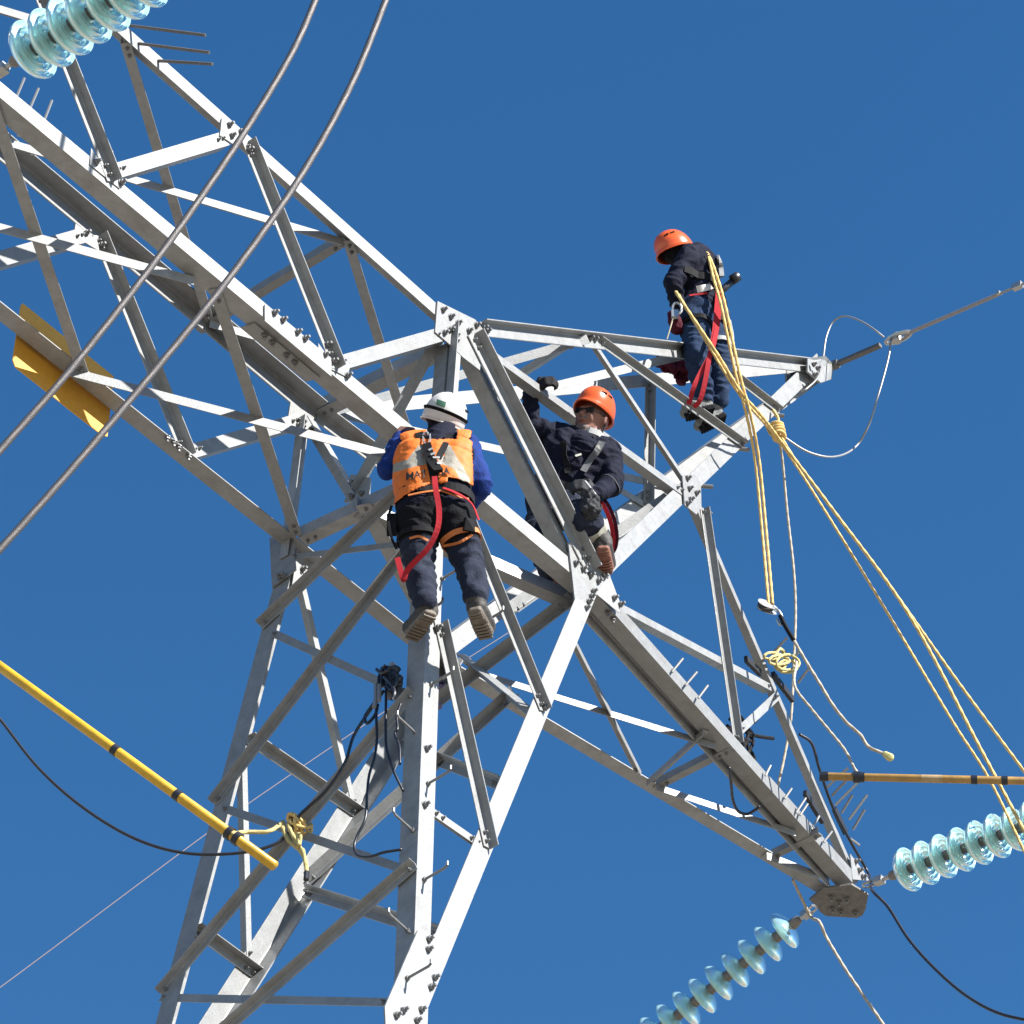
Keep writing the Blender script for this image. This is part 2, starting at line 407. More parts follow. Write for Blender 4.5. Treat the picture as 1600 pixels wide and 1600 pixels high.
brace('PU', (772,616),(1064,546), 'd', -1, .055, off=-.012)
brace('PD', (1068,773),(800,962), 'u', -1, .075, off=-.004)
# crossarm: hanger and bracing
brace('AF', (1086,792),(1338,1380), 'r', -1, .05, .05, name='hanger', off=.004)
brace('AF', (1097,796),(1150,1163), 'l', 1, .048, off=.006, name='post')
brace('AF', (948,943),(1205,1080), 'u', -1, .048, .055, off=.004)
brace('AF', (1154,1152),(1216,1094), 'u', -1, .055, off=.006)

# gusset plates with their bolts
def gusset(face, poly, bolts=(), off=.006, t=.009, out=1):
    n = FACES[face][1]*out; pts = [on(face, *p)+n*off for p in poly]
    o = recalc(build('gusset_plate', *prism(pts, n, t), STEEL, TOWER, loc=pts[0]))
    for b in bolts: bolt(on(face, *b)+n*(off+t), n, o)
    return o
def bolts_on(o, face, pts, off):
    for b in pts: bolt(on(face, *b, off), FACES[face][1]*(1 if off >= 0 else -1), o)
gA = gusset('F', [(681,472),(740,501),(755,520),(753,532),(747,580),(720,559),(704,543),(677,520)], [(689,486),(701,497),(712,507),(691,522),(700,517),(729,519),(741,510)], off=.004)
gusset('F', [(885,848),(910,884),(936,882),(951,902),(930,926),(909,965),(896,945)], [(895.5,882),(907,891),(919,901),(931,910),(940,903),(945,897),(923,926),(920,934),(916,942),(912,952)], off=.004, t=.010)
gusset('F', [(932,904),(953,902),(964,931),(969,943),(967,958),(931,928)], [(958,935),(968,945)], off=-.001, t=.004)
gusset('PF', [(1062,745),(1081,743),(1091,756),(1092,794),(1084,806),(1066,791)], [(1069,750),(1072,766),(1083,773),(1074,783),(1069,789)], off=.010)
gusset('FF', [(650,1455),(672,1464),(690,1452),(655,1625),(600,1625),(598,1575)], [(666,1470),(665,1486),(675,1530),(669,1545),(654,1580),(647,1597),(615,1589),(626,1581)], off=.004)
gusset('F', [(411,477),(515,562),(515,590),(411,503)], [(425,491),(438,502),(461,521),(473,531)], off=.004)
gusset('G', [(398,503),(500,588),(478,594),(376,510)], [(414,520),(426,531),(448,551),(461,562)], off=.003)
gusset('F', [(141,232),(160,262),(189,288),(186,296),(139,258)], [(148,255)], off=.003, t=.004); gusset('F', [(496,537),(512,560),(546,572),(541,590),(496,568)], [(505,556),(541,588)], off=.003, t=.004)
gusset('F', [(344,186),(368,200),(384,212),(368,231),(341,213)], [(355,197),(359,214),(373,208)], off=.004)
gusset('K', [(451,630),(490,655),(478,676),(446,662)], [(461,667),(469,663)], off=.006, out=-1)
gusset('K', [(114,352),(152,382),(150,394),(111,371)], [(130,367),(153,386)], off=.012, out=-1)
gusset('FL', [(423,842),(460,842),(464,892),(427,920)], [(445,848),(441,905),(447,903)], off=.003)
gusset('FB', [(460,852),(487,888),(468,908),(449,926)], [(466,892)], off=.02, out=-1)
gusset('X', [(553,745),(584,751),(581,788),(543,789)], [(560,760),(571,776),(556,781)], off=.02)
gusset('F', [(1258,570),(1290,566),(1298,580),(1268,600)], off=-.5) if False else None
# bolts straight on members
for face, pts, off, mem in (('F', [(746,541),(755,557),(763,573),(905,861),(912,876)], .024, gA), ('FF', [(680,983),(848,1108)], .012, L1),
    ('FF', [(666,1170),(663,1258)], .001, L1), ('F', [(165,243),(172,262),(187,287)], .010, chB), ('F', [(508,540),(518,566)], .010, chB),
    ('AF', [(1149,1155),(1101,805)], .014, chBE), ('G', [(950,956),(958,966)], .001, chBE), ('F', [(386,236)], .012, chA),
    ('PF', [(918,531),(925,533),(752,515),(757,520),(1266,575)], .014, gA), ('PF', [(1205,633),(1155,690)], .016, gA), ('G', [(262,683),(272,690),(280,698),(295,712)], .002, chD)):
    bolts_on(mem, face, pts, off)
# plates at the two tips
tp = [on('G', *q, .05) for q in ((1264,1396),(1276,1406),(1280,1414),(1290,1421),(1338,1424),(1347,1420),(1352,1410),(1356,1388),(1330,1372),(1285,1378))]
tipplate = recalc(build('gusset_plate', *prism(tp, Vector((0,0,1)), .014), PLATE, TOWER, loc=tp[0]))
for q in ((1298,1390),(1310,1398),(1322,1393),(1300,1408),(1313,1412),(1336,1414)): bolt(on('G', *q, .05), Vector((0,0,-1)), tipplate)
fp = [on('AF',1322,1336,.02), on('AF',1342,1362,.02), on('AF',1352,1378,.02), on('AF',1326,1376,.02)]
fpl = recalc(build('gusset_plate', *prism(fp, FACES['AF'][1], .008), STEEL, TOWER, loc=fp[0]))
for q in ((1330,1348),(1335,1362),(1340,1372)): bolt(on('AF', *q, .028), FACES['AF'][1], fpl)
MIDQ, MIDN = TIP, Vector((0,-1,0))
def mid(u, v, off=0): return hit(u, v, TIP+Vector((0,off,0)), MIDN)
pk = [mid(1262,560,-.12), mid(1290,556,-.10), mid(1303,570,-.03), mid(1300,592,-.03), mid(1283,598,-.08), mid(1262,580,-.12)]
pkp = recalc(build('gusset_plate', *prism(pk, Vector((0,1,0)), .014), STEEL, TOWER, loc=pk[0]))
pk2 = [p+Vector((-.02,.16,0)) for p in pk]
recalc(build('gusset_plate', *prism(pk2, Vector((0,1,0)), .014), STEEL, TOWER, loc=pk2[0]))
for q in ((1270,570),(1276,576),(1272,586)): bolt(mid(*q,-.135), Vector((0,-1,0)), pkp)
for q in ((1212,648), (1158,701), (1100,759)):           # bolt ends standing proud of the lower edge of the peak chord
    p = on('PF', *q, .0); build('bolt', *tube([p-RT_*.03, p+RT_*.055-Z*.01], .014, 8), BOLT, TOWER, loc=p)
# step bolts on the fork leg
def step_bolt(p, n, up=.03, L=.145):
    pts = [p-n*.012, p+n*L*.9, p+n*L+Z*up*.3, p+n*L+Z*up]
    m = MB().add(*tube(pts, .0068, 8)).add(*lathe([(.014,0),(.014,.012)], p, n, 6))
    return m.build('step_bolt', BOLT, TOWER, loc=p)
for q in ((673,1070),(668,1225),(662,1375),(632,1531),(690,905),(657,962),(752,975)): step_bolt(on('FF', *q, .001 if q[1] != 1531 else .014), FACES['FF'][1])
for q in ((650,1146),(645,1298),(638,1455)): step_bolt(on('FL', *q, .001), FACES['FL'][1])
# bird spikes and their black bases
def spike(p0, p1, r=.0075): build('bird_spike', *tube([p0, p1], r, 6), ALU, TOWER, loc=p0)
def spike_d(p0, p1, r=.008): build('bird_spike', *tube([p0, p1], r, 6), DARKM, TOWER, loc=p0)
for a, b in (((203,40),(321,55)), ((216,68),(327,82)), ((247,95),(332,100))): spike_d(on('F', *a, 0), deep(*b, on('F', *a).dot(FH)-.12), .009)
for a, b in (((4,203),(38,122)), ((28,213),(60,138)), ((48,242),(81,157))): spike(on('U', *a, 0), deep(*b, on('U', *a).dot(FH)-.05), .008)
for a, b in (((1050,1050),(1067,1029)), ((1071,1071),(1089,1050)), ((1091,1091),(1106,1071)), ((1244,1270),(1259,1247)), ((1250,1274),(1262,1256)), ((1268,1296),(1280,1275)), ((1287,1316),(1300,1299)), ((1196,1212),(1204,1196)),((1226,1248),(1237,1232))):
    p = on('G', *a)+Vector((0,.05,.1)); p = hit(a[0], a[1], p, FH); spike(p, deep(*b, p.dot(FH)))
for a, b in (((1204,1021),(1230,996)), ((1232,1035),(1250,1015)), ((1242,1069),(1267,1040)), ((1287,1232),(1325,1200)), ((1295,1245),(1322,1220)), ((1300,1260),(1341,1222)), ((1310,1272),(1332,1242)), ((1322,1282),(1355,1242)), ((1328,1298),(1351,1265)), ((1338,1322),(1328,1310))):
    p = on('AF', *a, .02); spike(p, deep(*b, p.dot(FH)-.06), .0085)
for a, b in (((1262,1237),(1290,1282)), ((1308,1262),(1326,1300)), ((1212,1052),(1243,1092)), ((1170,1028),(1192,1050))):
    p, q = on('AF', *a, -.02), on('AF', *b, -.02); ax = (q-p).normalized(); s = FACES['AF'][1]; k = ax.cross(s)
    build('spike_base', *box((p+q)/2, (ax, s, k), (q-p).length/2, .012, .022), SPIKEB, TOWER, loc=(p+q)/2)

# ------------------------------------------------------------------ people
def capsule(a, b, ra, rb, n=14, m=4):
    ax = b-a
    if ax.length < 1e-5: ax = Vector((0,0,1e-4)); b = a+ax
    prof = []
    for i in range(m+1): t = math.pi/2*(i/m); prof.append((max(ra*math.sin(t), 1e-4), -ra*math.cos(t)))
    L = ax.length
    for i in range(m+1): t = math.pi/2*(i/m); prof.append((max(rb*math.cos(t), 1e-4), L+rb*math.sin(t)))
    return lathe(prof, a, ax, n)
def hand(wr, pm, up, tagname, curl, spread=1.0, s=1.0):
    """palm from wrist wr towards pm, fingers bending along curl; thumb leaves the side of the palm (up)"""
    f = (pm-wr).normalized(); side = (up-f*up.dot(f)).normalized(); c = (curl-f*curl.dot(f)-side*curl.dot(side)).normalized()
    k0 = wr+f*.085*s; out = []
    for q in (-.024, -.008, .008, .024): out.append((tagname, wr+side*q*.8*s+f*.02, k0+side*q*s, .017*s, .014*s))
    for q, L in ((.030,.040), (.011,.045), (-.009,.042), (-.028,.033)):
        b = k0+side*q*spread*s; m1 = b+(f*.72+c*.69)*L*s; m2 = m1+(f*-.1+c*.95)*L*.75*s; m3 = m2+(-f*.75+c*.5)*L*.5*s
        out += [(tagname, b, m1, .0105*s, .010*s), (tagname, m1, m2, .010*s, .009*s), (tagname, m2, m3, .009*s, .008*s)]
    t0 = wr+f*.03*s+side*.028*s; t1 = t0+(f*.6+side*.75)*.04*s; t2 = t1+(f*.6+c*.7+side*.1)*.035*s
    out += [(tagname, t0, t1, .014*s, .012*s), (tagname, t1, t2, .0115*s, .0095*s)]
    return out
def boot(an, heel, toe, tagname, up=None):
    f = (toe-heel).normalized(); u = up or Z; s = f.cross(u).normalized(); Z_ = (u-f*u.dot(f)).normalized(); out = [(tagname, an, heel+Z_*.045+f*.03, .060, .056)]
    for q in (-.018, .018): out += [(tagname, heel+s*q+Z_*.015+f*.02, toe+s*q*1.25-f*.035+Z_*.012, .036, .038)]
    out += [(tagname, heel+Z_*.05+f*.04, toe-f*.06+Z_*.03, .045, .034)]
    for q in (-.026, 0, .026): out.append(('sole', heel+s*q*.75-Z_*.026+f*.0, toe+s*q*1.15-f*(.02+abs(q)*.6)-Z_*.024, .017, .017))
    return out
def tread(heel, toe, root, material, up=None):
    f = (toe-heel).normalized(); u = up or Z; s = f.cross(u).normalized(); u = (u-f*u.dot(f)).normalized(); L = (toe-heel).length
    m = MB()
    for t in (.02, .11, .20, .46, .57, .68, .79, .90):
        w = .034 if t < .3 else .042-.02*max(0, t-.75)*4*.5
        build('boot_tread', *box(heel+f*L*t-u*.043, (s, f, u), w, .007, .006), material, root)
def body(root, caps, mats, voxel=.0085, wrinkle=None, seed=0):
    m = MB(); 
    for t, a, b, ra, rb in caps: m.add(*capsule(a, b, ra, rb))
    tmp = build('tmp', m.v, m.f, BLACKC, loc=root.location)
    md = tmp.modifiers.new('r', 'REMESH'); md.mode = 'VOXEL'; md.voxel_size = voxel; md.adaptivity = 0
    sm = tmp.modifiers.new('s', 'SMOOTH'); sm.factor = .5; sm.iterations = 3
    dg = bpy.context.evaluated_depsgraph_get(); me = bpy.data.meshes.new_from_object(tmp.evaluated_get(dg))
    bpy.data.objects.remove(tmp, do_unlink=True)
    V = np.empty(len(me.vertices)*3); me.vertices.foreach_get('co', V); V = V.reshape(-1, 3)+np.array(root.location)
    Nn = np.empty(len(me.vertices)*3); me.vertices.foreach_get('normal', Nn); Nn = Nn.reshape(-1, 3)
    def nearest(Pn):
        best = np.full(len(Pn), 1e9); idx = np.zeros(len(Pn), int); tt = np.zeros(len(Pn))
        for i, (t, a, b, ra, rb) in enumerate(caps):
            a_, d = np.array(a), np.array(b-a); L2 = max(d@d, 1e-9)
            s = np.clip(((Pn-a_)@d)/L2, 0, 1); dist = np.linalg.norm(Pn-a_-s[:,None]*d, axis=1)-(ra+(rb-ra)*s)
            k = dist < best; best[k] = dist[k]; idx[k] = i; tt[k] = s[k]
        return idx, tt
    vi, vt = nearest(V); names = list(mats)
    # cloth folds: ripples across each limb, stronger near the joints
    disp = np.zeros(len(V))
    for i, (co, k, s) in enumerate(zip(V, vi, vt)):
        t, a, b, ra, rb = caps[k]; amp = (wrinkle or {}).get(t, 0)
        if amp:
            ax = (b-a).normalized() if (b-a).length > .03 else Z
            c = Vector(co); al = c.dot(ax); q = c-ax*al
            wp = noise.noise_vector(c*5+Vector((seed,0,0)))*.07
            c2 = c+wp; al2 = c2.dot(ax); q2 = c2-ax*al2
            w = noise.noise(q2*8+ax*al2*17+Vector((0,0,seed)))
            w2 = noise.noise(Vector((c.x*10+seed, c.y*10, c.z*10)))
            disp[i] = amp*((.45-abs(w)*2.2)*.9+w2*.9)
    V2 = V+Nn*disp[:,None]; me.vertices.foreach_set('co', (V2-np.array(root.location)).ravel())
    me.materials.clear()
    for n in names: me.materials.append(mats[n])
    C = np.empty(len(me.polygons)*3); me.polygons.foreach_get('center', C); C = C.reshape(-1, 3)+np.array(root.location)
    fi, _ = nearest(C); tags = [caps[i][0] for i in fi]
    me.polygons.foreach_set('material_index', [names.index(t) for t in tags]); me.polygons.foreach_set('use_smooth', [True]*len(me.polygons)); me.update()
    o = bpy.data.objects.new('body', me); link(o, root)
    bvh = BVHTree.FromPolygons([Vector(v) for v in V2], [tuple(p.vertices) for p in me.polygons])
    return o, bvh, V2, me, tags
def surf(bvh, u, v, off=.006, fall=None):
    d = ray(u, v).normalized(); h = bvh.ray_cast(CAM, d)
    if h[0] is None: return (deep(u, v, fall) if fall is not None else None), -FW
    n = h[1]; n = n if n.dot(d) < 0 else -n
    return h[0]+(n*.7-d*.3).normalized()*off, n
def ribbon(name, pts, nrm, w, th, material, root, n=4):
    P = spline(pts, n); k = len(P); Nr = []
    for i in range(k):
        t = i/(k-1)*(len(nrm)-1); a = int(t); b = min(a+1, len(nrm)-1); Nr.append(nrm[a].lerp(nrm[b], t-a).normalized())
    v = []; f = []
    for i in range(k):
        T = (P[min(i+1,k-1)]-P[max(i-1,0)]).normalized(); s = T.cross(Nr[i]).normalized(); q = s.cross(T).normalized()
        for a, b in ((-1,-1),(1,-1),(1,1),(-1,1)): v.append(P[i]+s*a*w/2+q*b*th/2)
    for i in range(k-1):
        for j in range(4): f.append((i*4+j, i*4+(j+1) % 4, i*4+4+(j+1) % 4, i*4+4+j))
    f += [(3,2,1,0), tuple(range(4*k-4, 4*k))]
    return recalc(build(name, v, f, material, root, smooth=False))
def strap(name, bvh, pix, w, material, root, off=.007, th=.004, fall=None, n=4):
    P = []; Nn = []
    for q in pix:
        p, nr = surf(bvh, q[0], q[1], off, q[2] if len(q) > 2 else fall)
        if p is not None: P.append(p); Nn.append(nr)
    return ribbon(name, P, Nn, w, th, material, root, n) if len(P) > 1 else print("MISS", name, pix)
def ring(name, bvh, c, ax, w, th, material, root, off=.006, n=40, maxr=.3):
    a, b = frame(ax); v = []; f = []; ax = ax.normalized()
    R = []
    for j in range(n):
        d = a*math.cos(2*math.pi*j/n)+b*math.sin(2*math.pi*j/n); h = bvh.ray_cast(c, d, maxr); R.append(h[3] if h[0] is not None else None)
    good = [r for r in R if r]; R = [r if r else (min(good) if good else .12) for r in R]
    R = [max(R[j], .5*(R[j-1]+R[(j+1) % n])) for j in range(n)]
    for j in range(n):
        d = a*math.cos(2*math.pi*j/n)+b*math.sin(2*math.pi*j/n)
        for x, y in ((off,-w/2),(off,w/2),(off+th,w/2),(off+th,-w/2)): v.append(c+d*(R[j]+x)+ax*y)
    for j in range(n):
        q = (j+1) % n
        for i in range(4): f.append((j*4+i, j*4+(i+1) % 4, q*4+(i+1) % 4, q*4+i))
    return recalc(build(name, v, f, material, root))
def helmet(c, up, fwd, material, root, band=None, s=1.0):
    up = up.normalized(); fwd = (fwd-up*fwd.dot(up)).normalized(); sd = fwd.cross(up); n, m = 40, 12; v = []; f = []
    def P(th, t, k=1.0):
        cx, sx = math.cos(th), math.sin(th); ph = t*math.radians(106)
        dip = -.022*max(0, -cx)**1.5-.012*abs(sx)**2+.012*max(0, cx)
        r = math.sin(min(ph, math.radians(94)))**.85; z = math.cos(ph)
        lip = (max(0, t-.9)/.1)
        rib = 1+.018*math.exp(-(sx/.22)**2)*(1 if t < .8 else 0)
        a_, b_ = .110*k*s, .134*k*s
        return c+sd*(sx*r*a_)+fwd*(cx*r*b_+lip*.028*max(0,cx)**2*s)+up*(z*.128*k*s*rib+dip*t*t*s-.0)
    for i in range(m+1):
        for j in range(n): v.append(P(2*math.pi*j/n, max(i/m, .012)))
    for i in range(m):
        for j in range(n): f.append((i*n+j, i*n+(j+1) % n, (i+1)*n+(j+1) % n, (i+1)*n+j))
    f.append(tuple(range(n))[::-1])
    h = recalc(build('helmet', v, f, material, root, smooth=True)); md = h.modifiers.new('shell', 'SOLIDIFY'); md.thickness = .006; md.offset = -1
    rim = [P(2*math.pi*j/n, 1.0, 1.01) for j in range(n)]
    build('rim', *tube(rim, .005*s, 6, closed=True), material, h)
    for sgn in (-1, 1):                                   # side vents
        for q in (.95, 1.35):
            p = P(sgn*q, .55, 1.002); nn = (p-c).normalized(); t = nn.cross(up).normalized()
            build('vent', *box(p, (t, nn.cross(t), nn), .016*s, .006*s, .003), BLACKC, h)
    if band:
        bd = [P(2*math.pi*j/n, .80, 1.03)+up*.004 for j in range(n)]
        build('strap', *tube(bd, .004, 6, rx=.011), band, h)
    return h, P
def head_caps(c, up, fwd, skin, hood=None):
    sd = fwd.cross(up).normalized(); o = [(skin, c-fwd*.025, c+fwd*.012, .088, .084), (skin, c-up*.035+fwd*.02, c-up*.102+fwd*.042, .068, .048)]
    if not hood:
        o += [(skin, c+fwd*.088-up*.005, c+fwd*.118-up*.038, .010, .015), (skin, c+fwd*.112-up*.040-sd*.010, c+fwd*.112-up*.040+sd*.010, .010, .010),
              ('lip', c+fwd*.098-up*.068-sd*.018, c+fwd*.098-up*.068+sd*.018, .009, .009), ('beard', c+fwd*.070-up*.112-sd*.014, c+fwd*.070-up*.112+sd*.014, .026, .026), ('beard', c+fwd*.096-up*.060-sd*.020, c+fwd*.096-up*.060+sd*.020, .0085, .0085),
              (skin, c+fwd*.078-up*.03-sd*.036, c+fwd*.070-up*.05-sd*.034, .022, .024), (skin, c+fwd*.078-up*.03+sd*.036, c+fwd*.070-up*.05+sd*.034, .022, .024),
              (skin, c+fwd*.088+up*.014-sd*.032, c+fwd*.088+up*.014+sd*.032, .012, .012)]
        for s in (-1, 1): o += [(skin, c+sd*s*.088-up*.005, c+sd*s*.092-up*.04, .016, .012)]
    return o
def torso(J, tag_, wch=.105, r=.115, low='torso', rw=.118):
    sx = (J['shR']-J['shL']).normalized()
    o = [(tag_, J['shL']+sx*.02, J['shR']-sx*.02, .085, .085), (tag_, J['chest']-sx*wch, J['waist']-sx*.075, r, rw), (tag_, J['chest']+sx*wch, J['waist']+sx*.075, r, rw),
         (tag_, J['chest'], J['waist'], r+.012, rw), (low, J['waist']-sx*.07, J['pelvis']-sx*.075, rw, .122), (low, J['waist']+sx*.07, J['pelvis']+sx*.075, rw, .122)]
    return o
def lerp(a, b, t): return a.lerp(b, t)

def lump(name, caps, material, root=None, amp=.012, voxel=.009, seed=0, freq=22):
    m = MB()
    for a, b, ra, rb in caps: m.add(*capsule(a, b, ra, rb))
    base = caps[0][0]; tmp = build('tmp', m.v, m.f, material, loc=base)
    md = tmp.modifiers.new('r', 'REMESH'); md.mode = 'VOXEL'; md.voxel_size = voxel; sm = tmp.modifiers.new('s', 'SMOOTH'); sm.iterations = 2
    me = bpy.data.meshes.new_from_object(tmp.evaluated_get(bpy.context.evaluated_depsgraph_get())); bpy.data.objects.remove(tmp, do_unlink=True)
    for v in me.vertices:
        c = v.co*freq+Vector((seed, 0, 0)); v.co += v.normal*amp*(noise.noise(c)-abs(noise.noise(c*2.1))*.7)
    me.polygons.foreach_set('use_smooth', [True]*len(me.polygons)); me.update()
    o = bpy.data.objects.new(name, me); link(o, root); o.location = base-(origin(root) if root else Vector()); return o
# ---- worker in the orange vest, back to us, climbing the fork leg
P0 = deep(668, 985, -.33)
w1 = thing('person', 'worker in white helmet and orange vest seen from behind, climbing the fork leg', 'person', P0, 'line workers on the tower')
j = {k: deep(u, v, d) for k, (u, v, d) in dict(pelvis=(680,800,-.50), waist=(678,768,-.50), chest=(682,722,-.45), shL=(636,702,-.43), shR=(729,700,-.43), neck=(690,682,-.41), head=(694,654,-.38),
  hipL=(652,815,-.50), hipR=(709,815,-.50), knL=(655,882,-.47), knR=(734,884,-.44), anL=(664,938,-.52), anR=(745,932,-.50), heL=(672,953,-.52), toL=(641,992,-.33), heR=(742,948,-.52), toR=(761,990,-.30),
  elL=(608,732,-.42), wrL=(627,684,-.36), haL=(643,660,-.29), elR=(751,758,-.47), wrR=(738,783,-.31), haR=(727,780,-.23)).items()}
hup1 = (RT_*.36+Z*.80-FH*.50).normalized(); hfw1 = (FH*.8+RT_*.40+Z*.35); hfw1 = (hfw1-hup1*hfw1.dot(hup1)).normalized()
caps = torso(j, 'torso', .10, .118) + [('sleeve', j['shL'], j['elL'], .075, .062), ('sleeve', j['elL'], j['wrL'], .060, .045), ('sleeve', j['shR'], j['elR'], .076, .064), ('sleeve', j['elR'], j['wrR'], .062, .045),
  ('hips', j['pelvis'], j['hipL'], .125, .115), ('hips', j['pelvis'], j['hipR'], .125, .115), ('hips', j['hipL'], lerp(j['hipL'], j['knL'], .42), .118, .100), ('hips', j['hipR'], lerp(j['hipR'], j['knR'], .42), .118, .102),
  ('trousers', lerp(j['hipL'], j['knL'], .40), j['knL'], .098, .080), ('trousers', lerp(j['hipR'], j['knR'], .40), j['knR'], .100, .080), ('trousers', j['knL'], j['anL'], .080, .066), ('trousers', j['knR'], j['anR'], .080, .066),
  ('hood', j['chest']+Z*.06, j['neck'], .10, .075), ('hood', j['neck'], j['head']-hup1*.03, .075, .078)]
caps += head_caps(j['head'], hup1, hfw1, 'hood', True) + boot(j['anL'], j['heL'], j['toL'], 'boot') + boot(j['anR'], j['heR'], j['toR'], 'boot')
caps += hand(j['wrL'], j['haL'], RT_, 'gloveb', FH*.7-Z*.5+RT_*.3, s=1.25) + hand(j['wrR'], j['haR'], Z, 'glove', FH*.8-RT_*.5)
WR = dict(torso=.007, sleeve=.012, hips=.009, trousers=.014, hood=.008, boot=.003)
b1, v1, V1, me1, tg1 = body(w1, caps, dict(torso=NAVY, sleeve=ROYAL, hips=BLACKC, trousers=TROUS, hood=NAVY, boot=BOOTD, sole=BOOT, glove=GLOVE, gloveb=GLOVEB), wrinkle=WR, seed=1)
hm, hP = helmet(j['head']+hup1*.012, hup1, hfw1, WHITEP, w1, BLACKC, 1.0)
pl, nl = surf(BVHTree.FromObject(hm, bpy.context.evaluated_depsgraph_get()) if False else v1, 690, 640)
hb = BVHTree.FromPolygons([Vector(v.co)+origin(hm) for v in hm.data.vertices], [tuple(p.vertices) for p in hm.data.polygons])
def decal(name, bvh, quad, material, root, off=.002, nx=6, ny=4):
    v = []; f = []
    for i in range(ny+1):
        for k in range(nx+1):
            a, b = k/nx, i/ny; u = (quad[0][0]*(1-a)+quad[1][0]*a)*(1-b)+(quad[3][0]*(1-a)+quad[2][0]*a)*b; w = (quad[0][1]*(1-a)+quad[1][1]*a)*(1-b)+(quad[3][1]*(1-a)+quad[2][1]*a)*b
            p, _ = surf(bvh, u, w, off); 
            if p is None: return None
            v.append(p)
    for i in range(ny):
        for k in range(nx): q = i*(nx+1)+k; f.append((q, q+1, q+nx+2, q+nx+1))
    o = build(name, v, f, material, root); md = o.modifiers.new('th', 'SOLIDIFY'); md.thickness = .002; return o
decal('label', hb, [(683,624),(697,629),(695,637),(682,632)], GREENL, hm)
# vest: cut from the torso surface, lifted off it
def vest_mat():
    m = mat('hi_vis_vest', (.92,.20,.012), .7, 0, .10, 12, .3, 60); t = m.node_tree; b = t.nodes['Principled BSDF']
    src = b.inputs['Base Color'].links[0].from_socket; ge = t.nodes.new('ShaderNodeAttribute'); ge.attribute_name = 'stripe'
    mx = t.nodes.new('ShaderNodeMix'); mx.data_type = 'RGBA'; mx.inputs[7].default_value = (.25,.23,.19,1)
    mr = t.nodes.new('ShaderNodeMapRange'); mr.inputs[1].default_value = .45; mr.inputs[2].default_value = .55
    t.links.new(ge.outputs['Fac'], mr.inputs[0]); t.links.new(mr.outputs[0], mx.inputs[0]); t.links.new(src, mx.inputs[6]); t.links.new(mx.outputs[2], b.inputs['Base Color']); return m
pxs = np.array([pxl(Vector(c)) for c in V1]); keep = []
for p, t in zip(me1.polygons, tg1):
    c = pxs[list(p.vertices)].mean(0); u, w = c
    if t in ('torso', 'hood') and w < 757+34*((u-692)/75)**2-8*(u > 700) and w > 672+.0006*(u-690)**2 and 618 < u < 735 and (w > 690 or abs(u-690) > 24): keep.append(tuple(p.vertices))
ids = sorted({i for q in keep for i in q}); mp = {i: k for k, i in enumerate(ids)}
nr1 = np.empty(len(V1)*3); me1.vertices.foreach_get('normal', nr1); nr1 = nr1.reshape(-1, 3)
vv = [Vector(V1[i]+nr1[i]*.013) for i in ids]
vest = build('vest', vv, [tuple(mp[i] for i in q) for q in keep], vest_mat(), w1, smooth=True)
at = vest.data.attributes.new('stripe', 'FLOAT', 'POINT'); sv = []
def seg(u, w, a, b):
    ax, ay, bx, by = *a, *b; L = (bx-ax)**2+(by-ay)**2; t = max(0, min(1, ((u-ax)*(bx-ax)+(w-ay)*(by-ay))/L)); return math.hypot(u-ax-t*(bx-ax), w-ay-t*(by-ay))
for i in ids:
    u, w = pxs[i]; d = min(seg(u, w, (655,700),(637,722)) if False else 99, seg(u, w, (658,706),(646,722)), seg(u, w, (618,733),(650,726)), seg(u, w, (650,726),(672,722)), seg(u, w, (690,722),(712,730)), seg(u, w, (712,730),(724,752)), seg(u, w, (700,706),(708,724)))
    sv.append(1.0 if d < 6.2 else (.5-(d-6.7)*.5 if d < 7.7 else 0.0))
at.data.foreach_set('value', sv)
md = vest.modifiers.new('th', 'SOLIDIFY'); md.thickness = .004; md.offset = 1; sm = vest.modifiers.new('s', 'SMOOTH'); sm.iterations = 2
vb = BVHTree.FromPolygons(vv, [tuple(mp[i] for i in q) for q in keep])
def lettering(txt, a, b, hgt, bvh, root):
    cu = bpy.data.curves.new('lettering', 'FONT'); cu.body = txt; cu.offset = .012; o = bpy.data.objects.new('lettering', cu); COL.objects.link(o)
    me = bpy.data.meshes.new_from_object(o.evaluated_get(bpy.context.evaluated_depsgraph_get())); bpy.data.objects.remove(o)
    bm = bmesh.new(); bm.from_mesh(me); bmesh.ops.triangulate(bm, faces=bm.faces)
    xs = [v.co.x for v in bm.verts]; ys = [v.co.y for v in bm.verts]; x0, x1, y1 = min(xs), max(xs), max(ys)
    pts = []
    for v in bm.verts:
        t = (v.co.x-x0)/(x1-x0); u = a[0]+(b[0]-a[0])*t; w = a[1]+(b[1]-a[1])*t-v.co.y/y1*hgt; p, _ = surf(bvh, u, w, .016)
        pts.append(p if p is not None else deep(u, w, -.6))
    fs = [tuple(x.index for x in q.verts) for q in bm.faces]; bm.free()
    return build('lettering', pts, fs, LETTER, root)
lettering('MAT', (637,752),(666,748), 11.5, vb, vest); lettering('SA', (687,745),(703,743), 10.5, vb, vest)
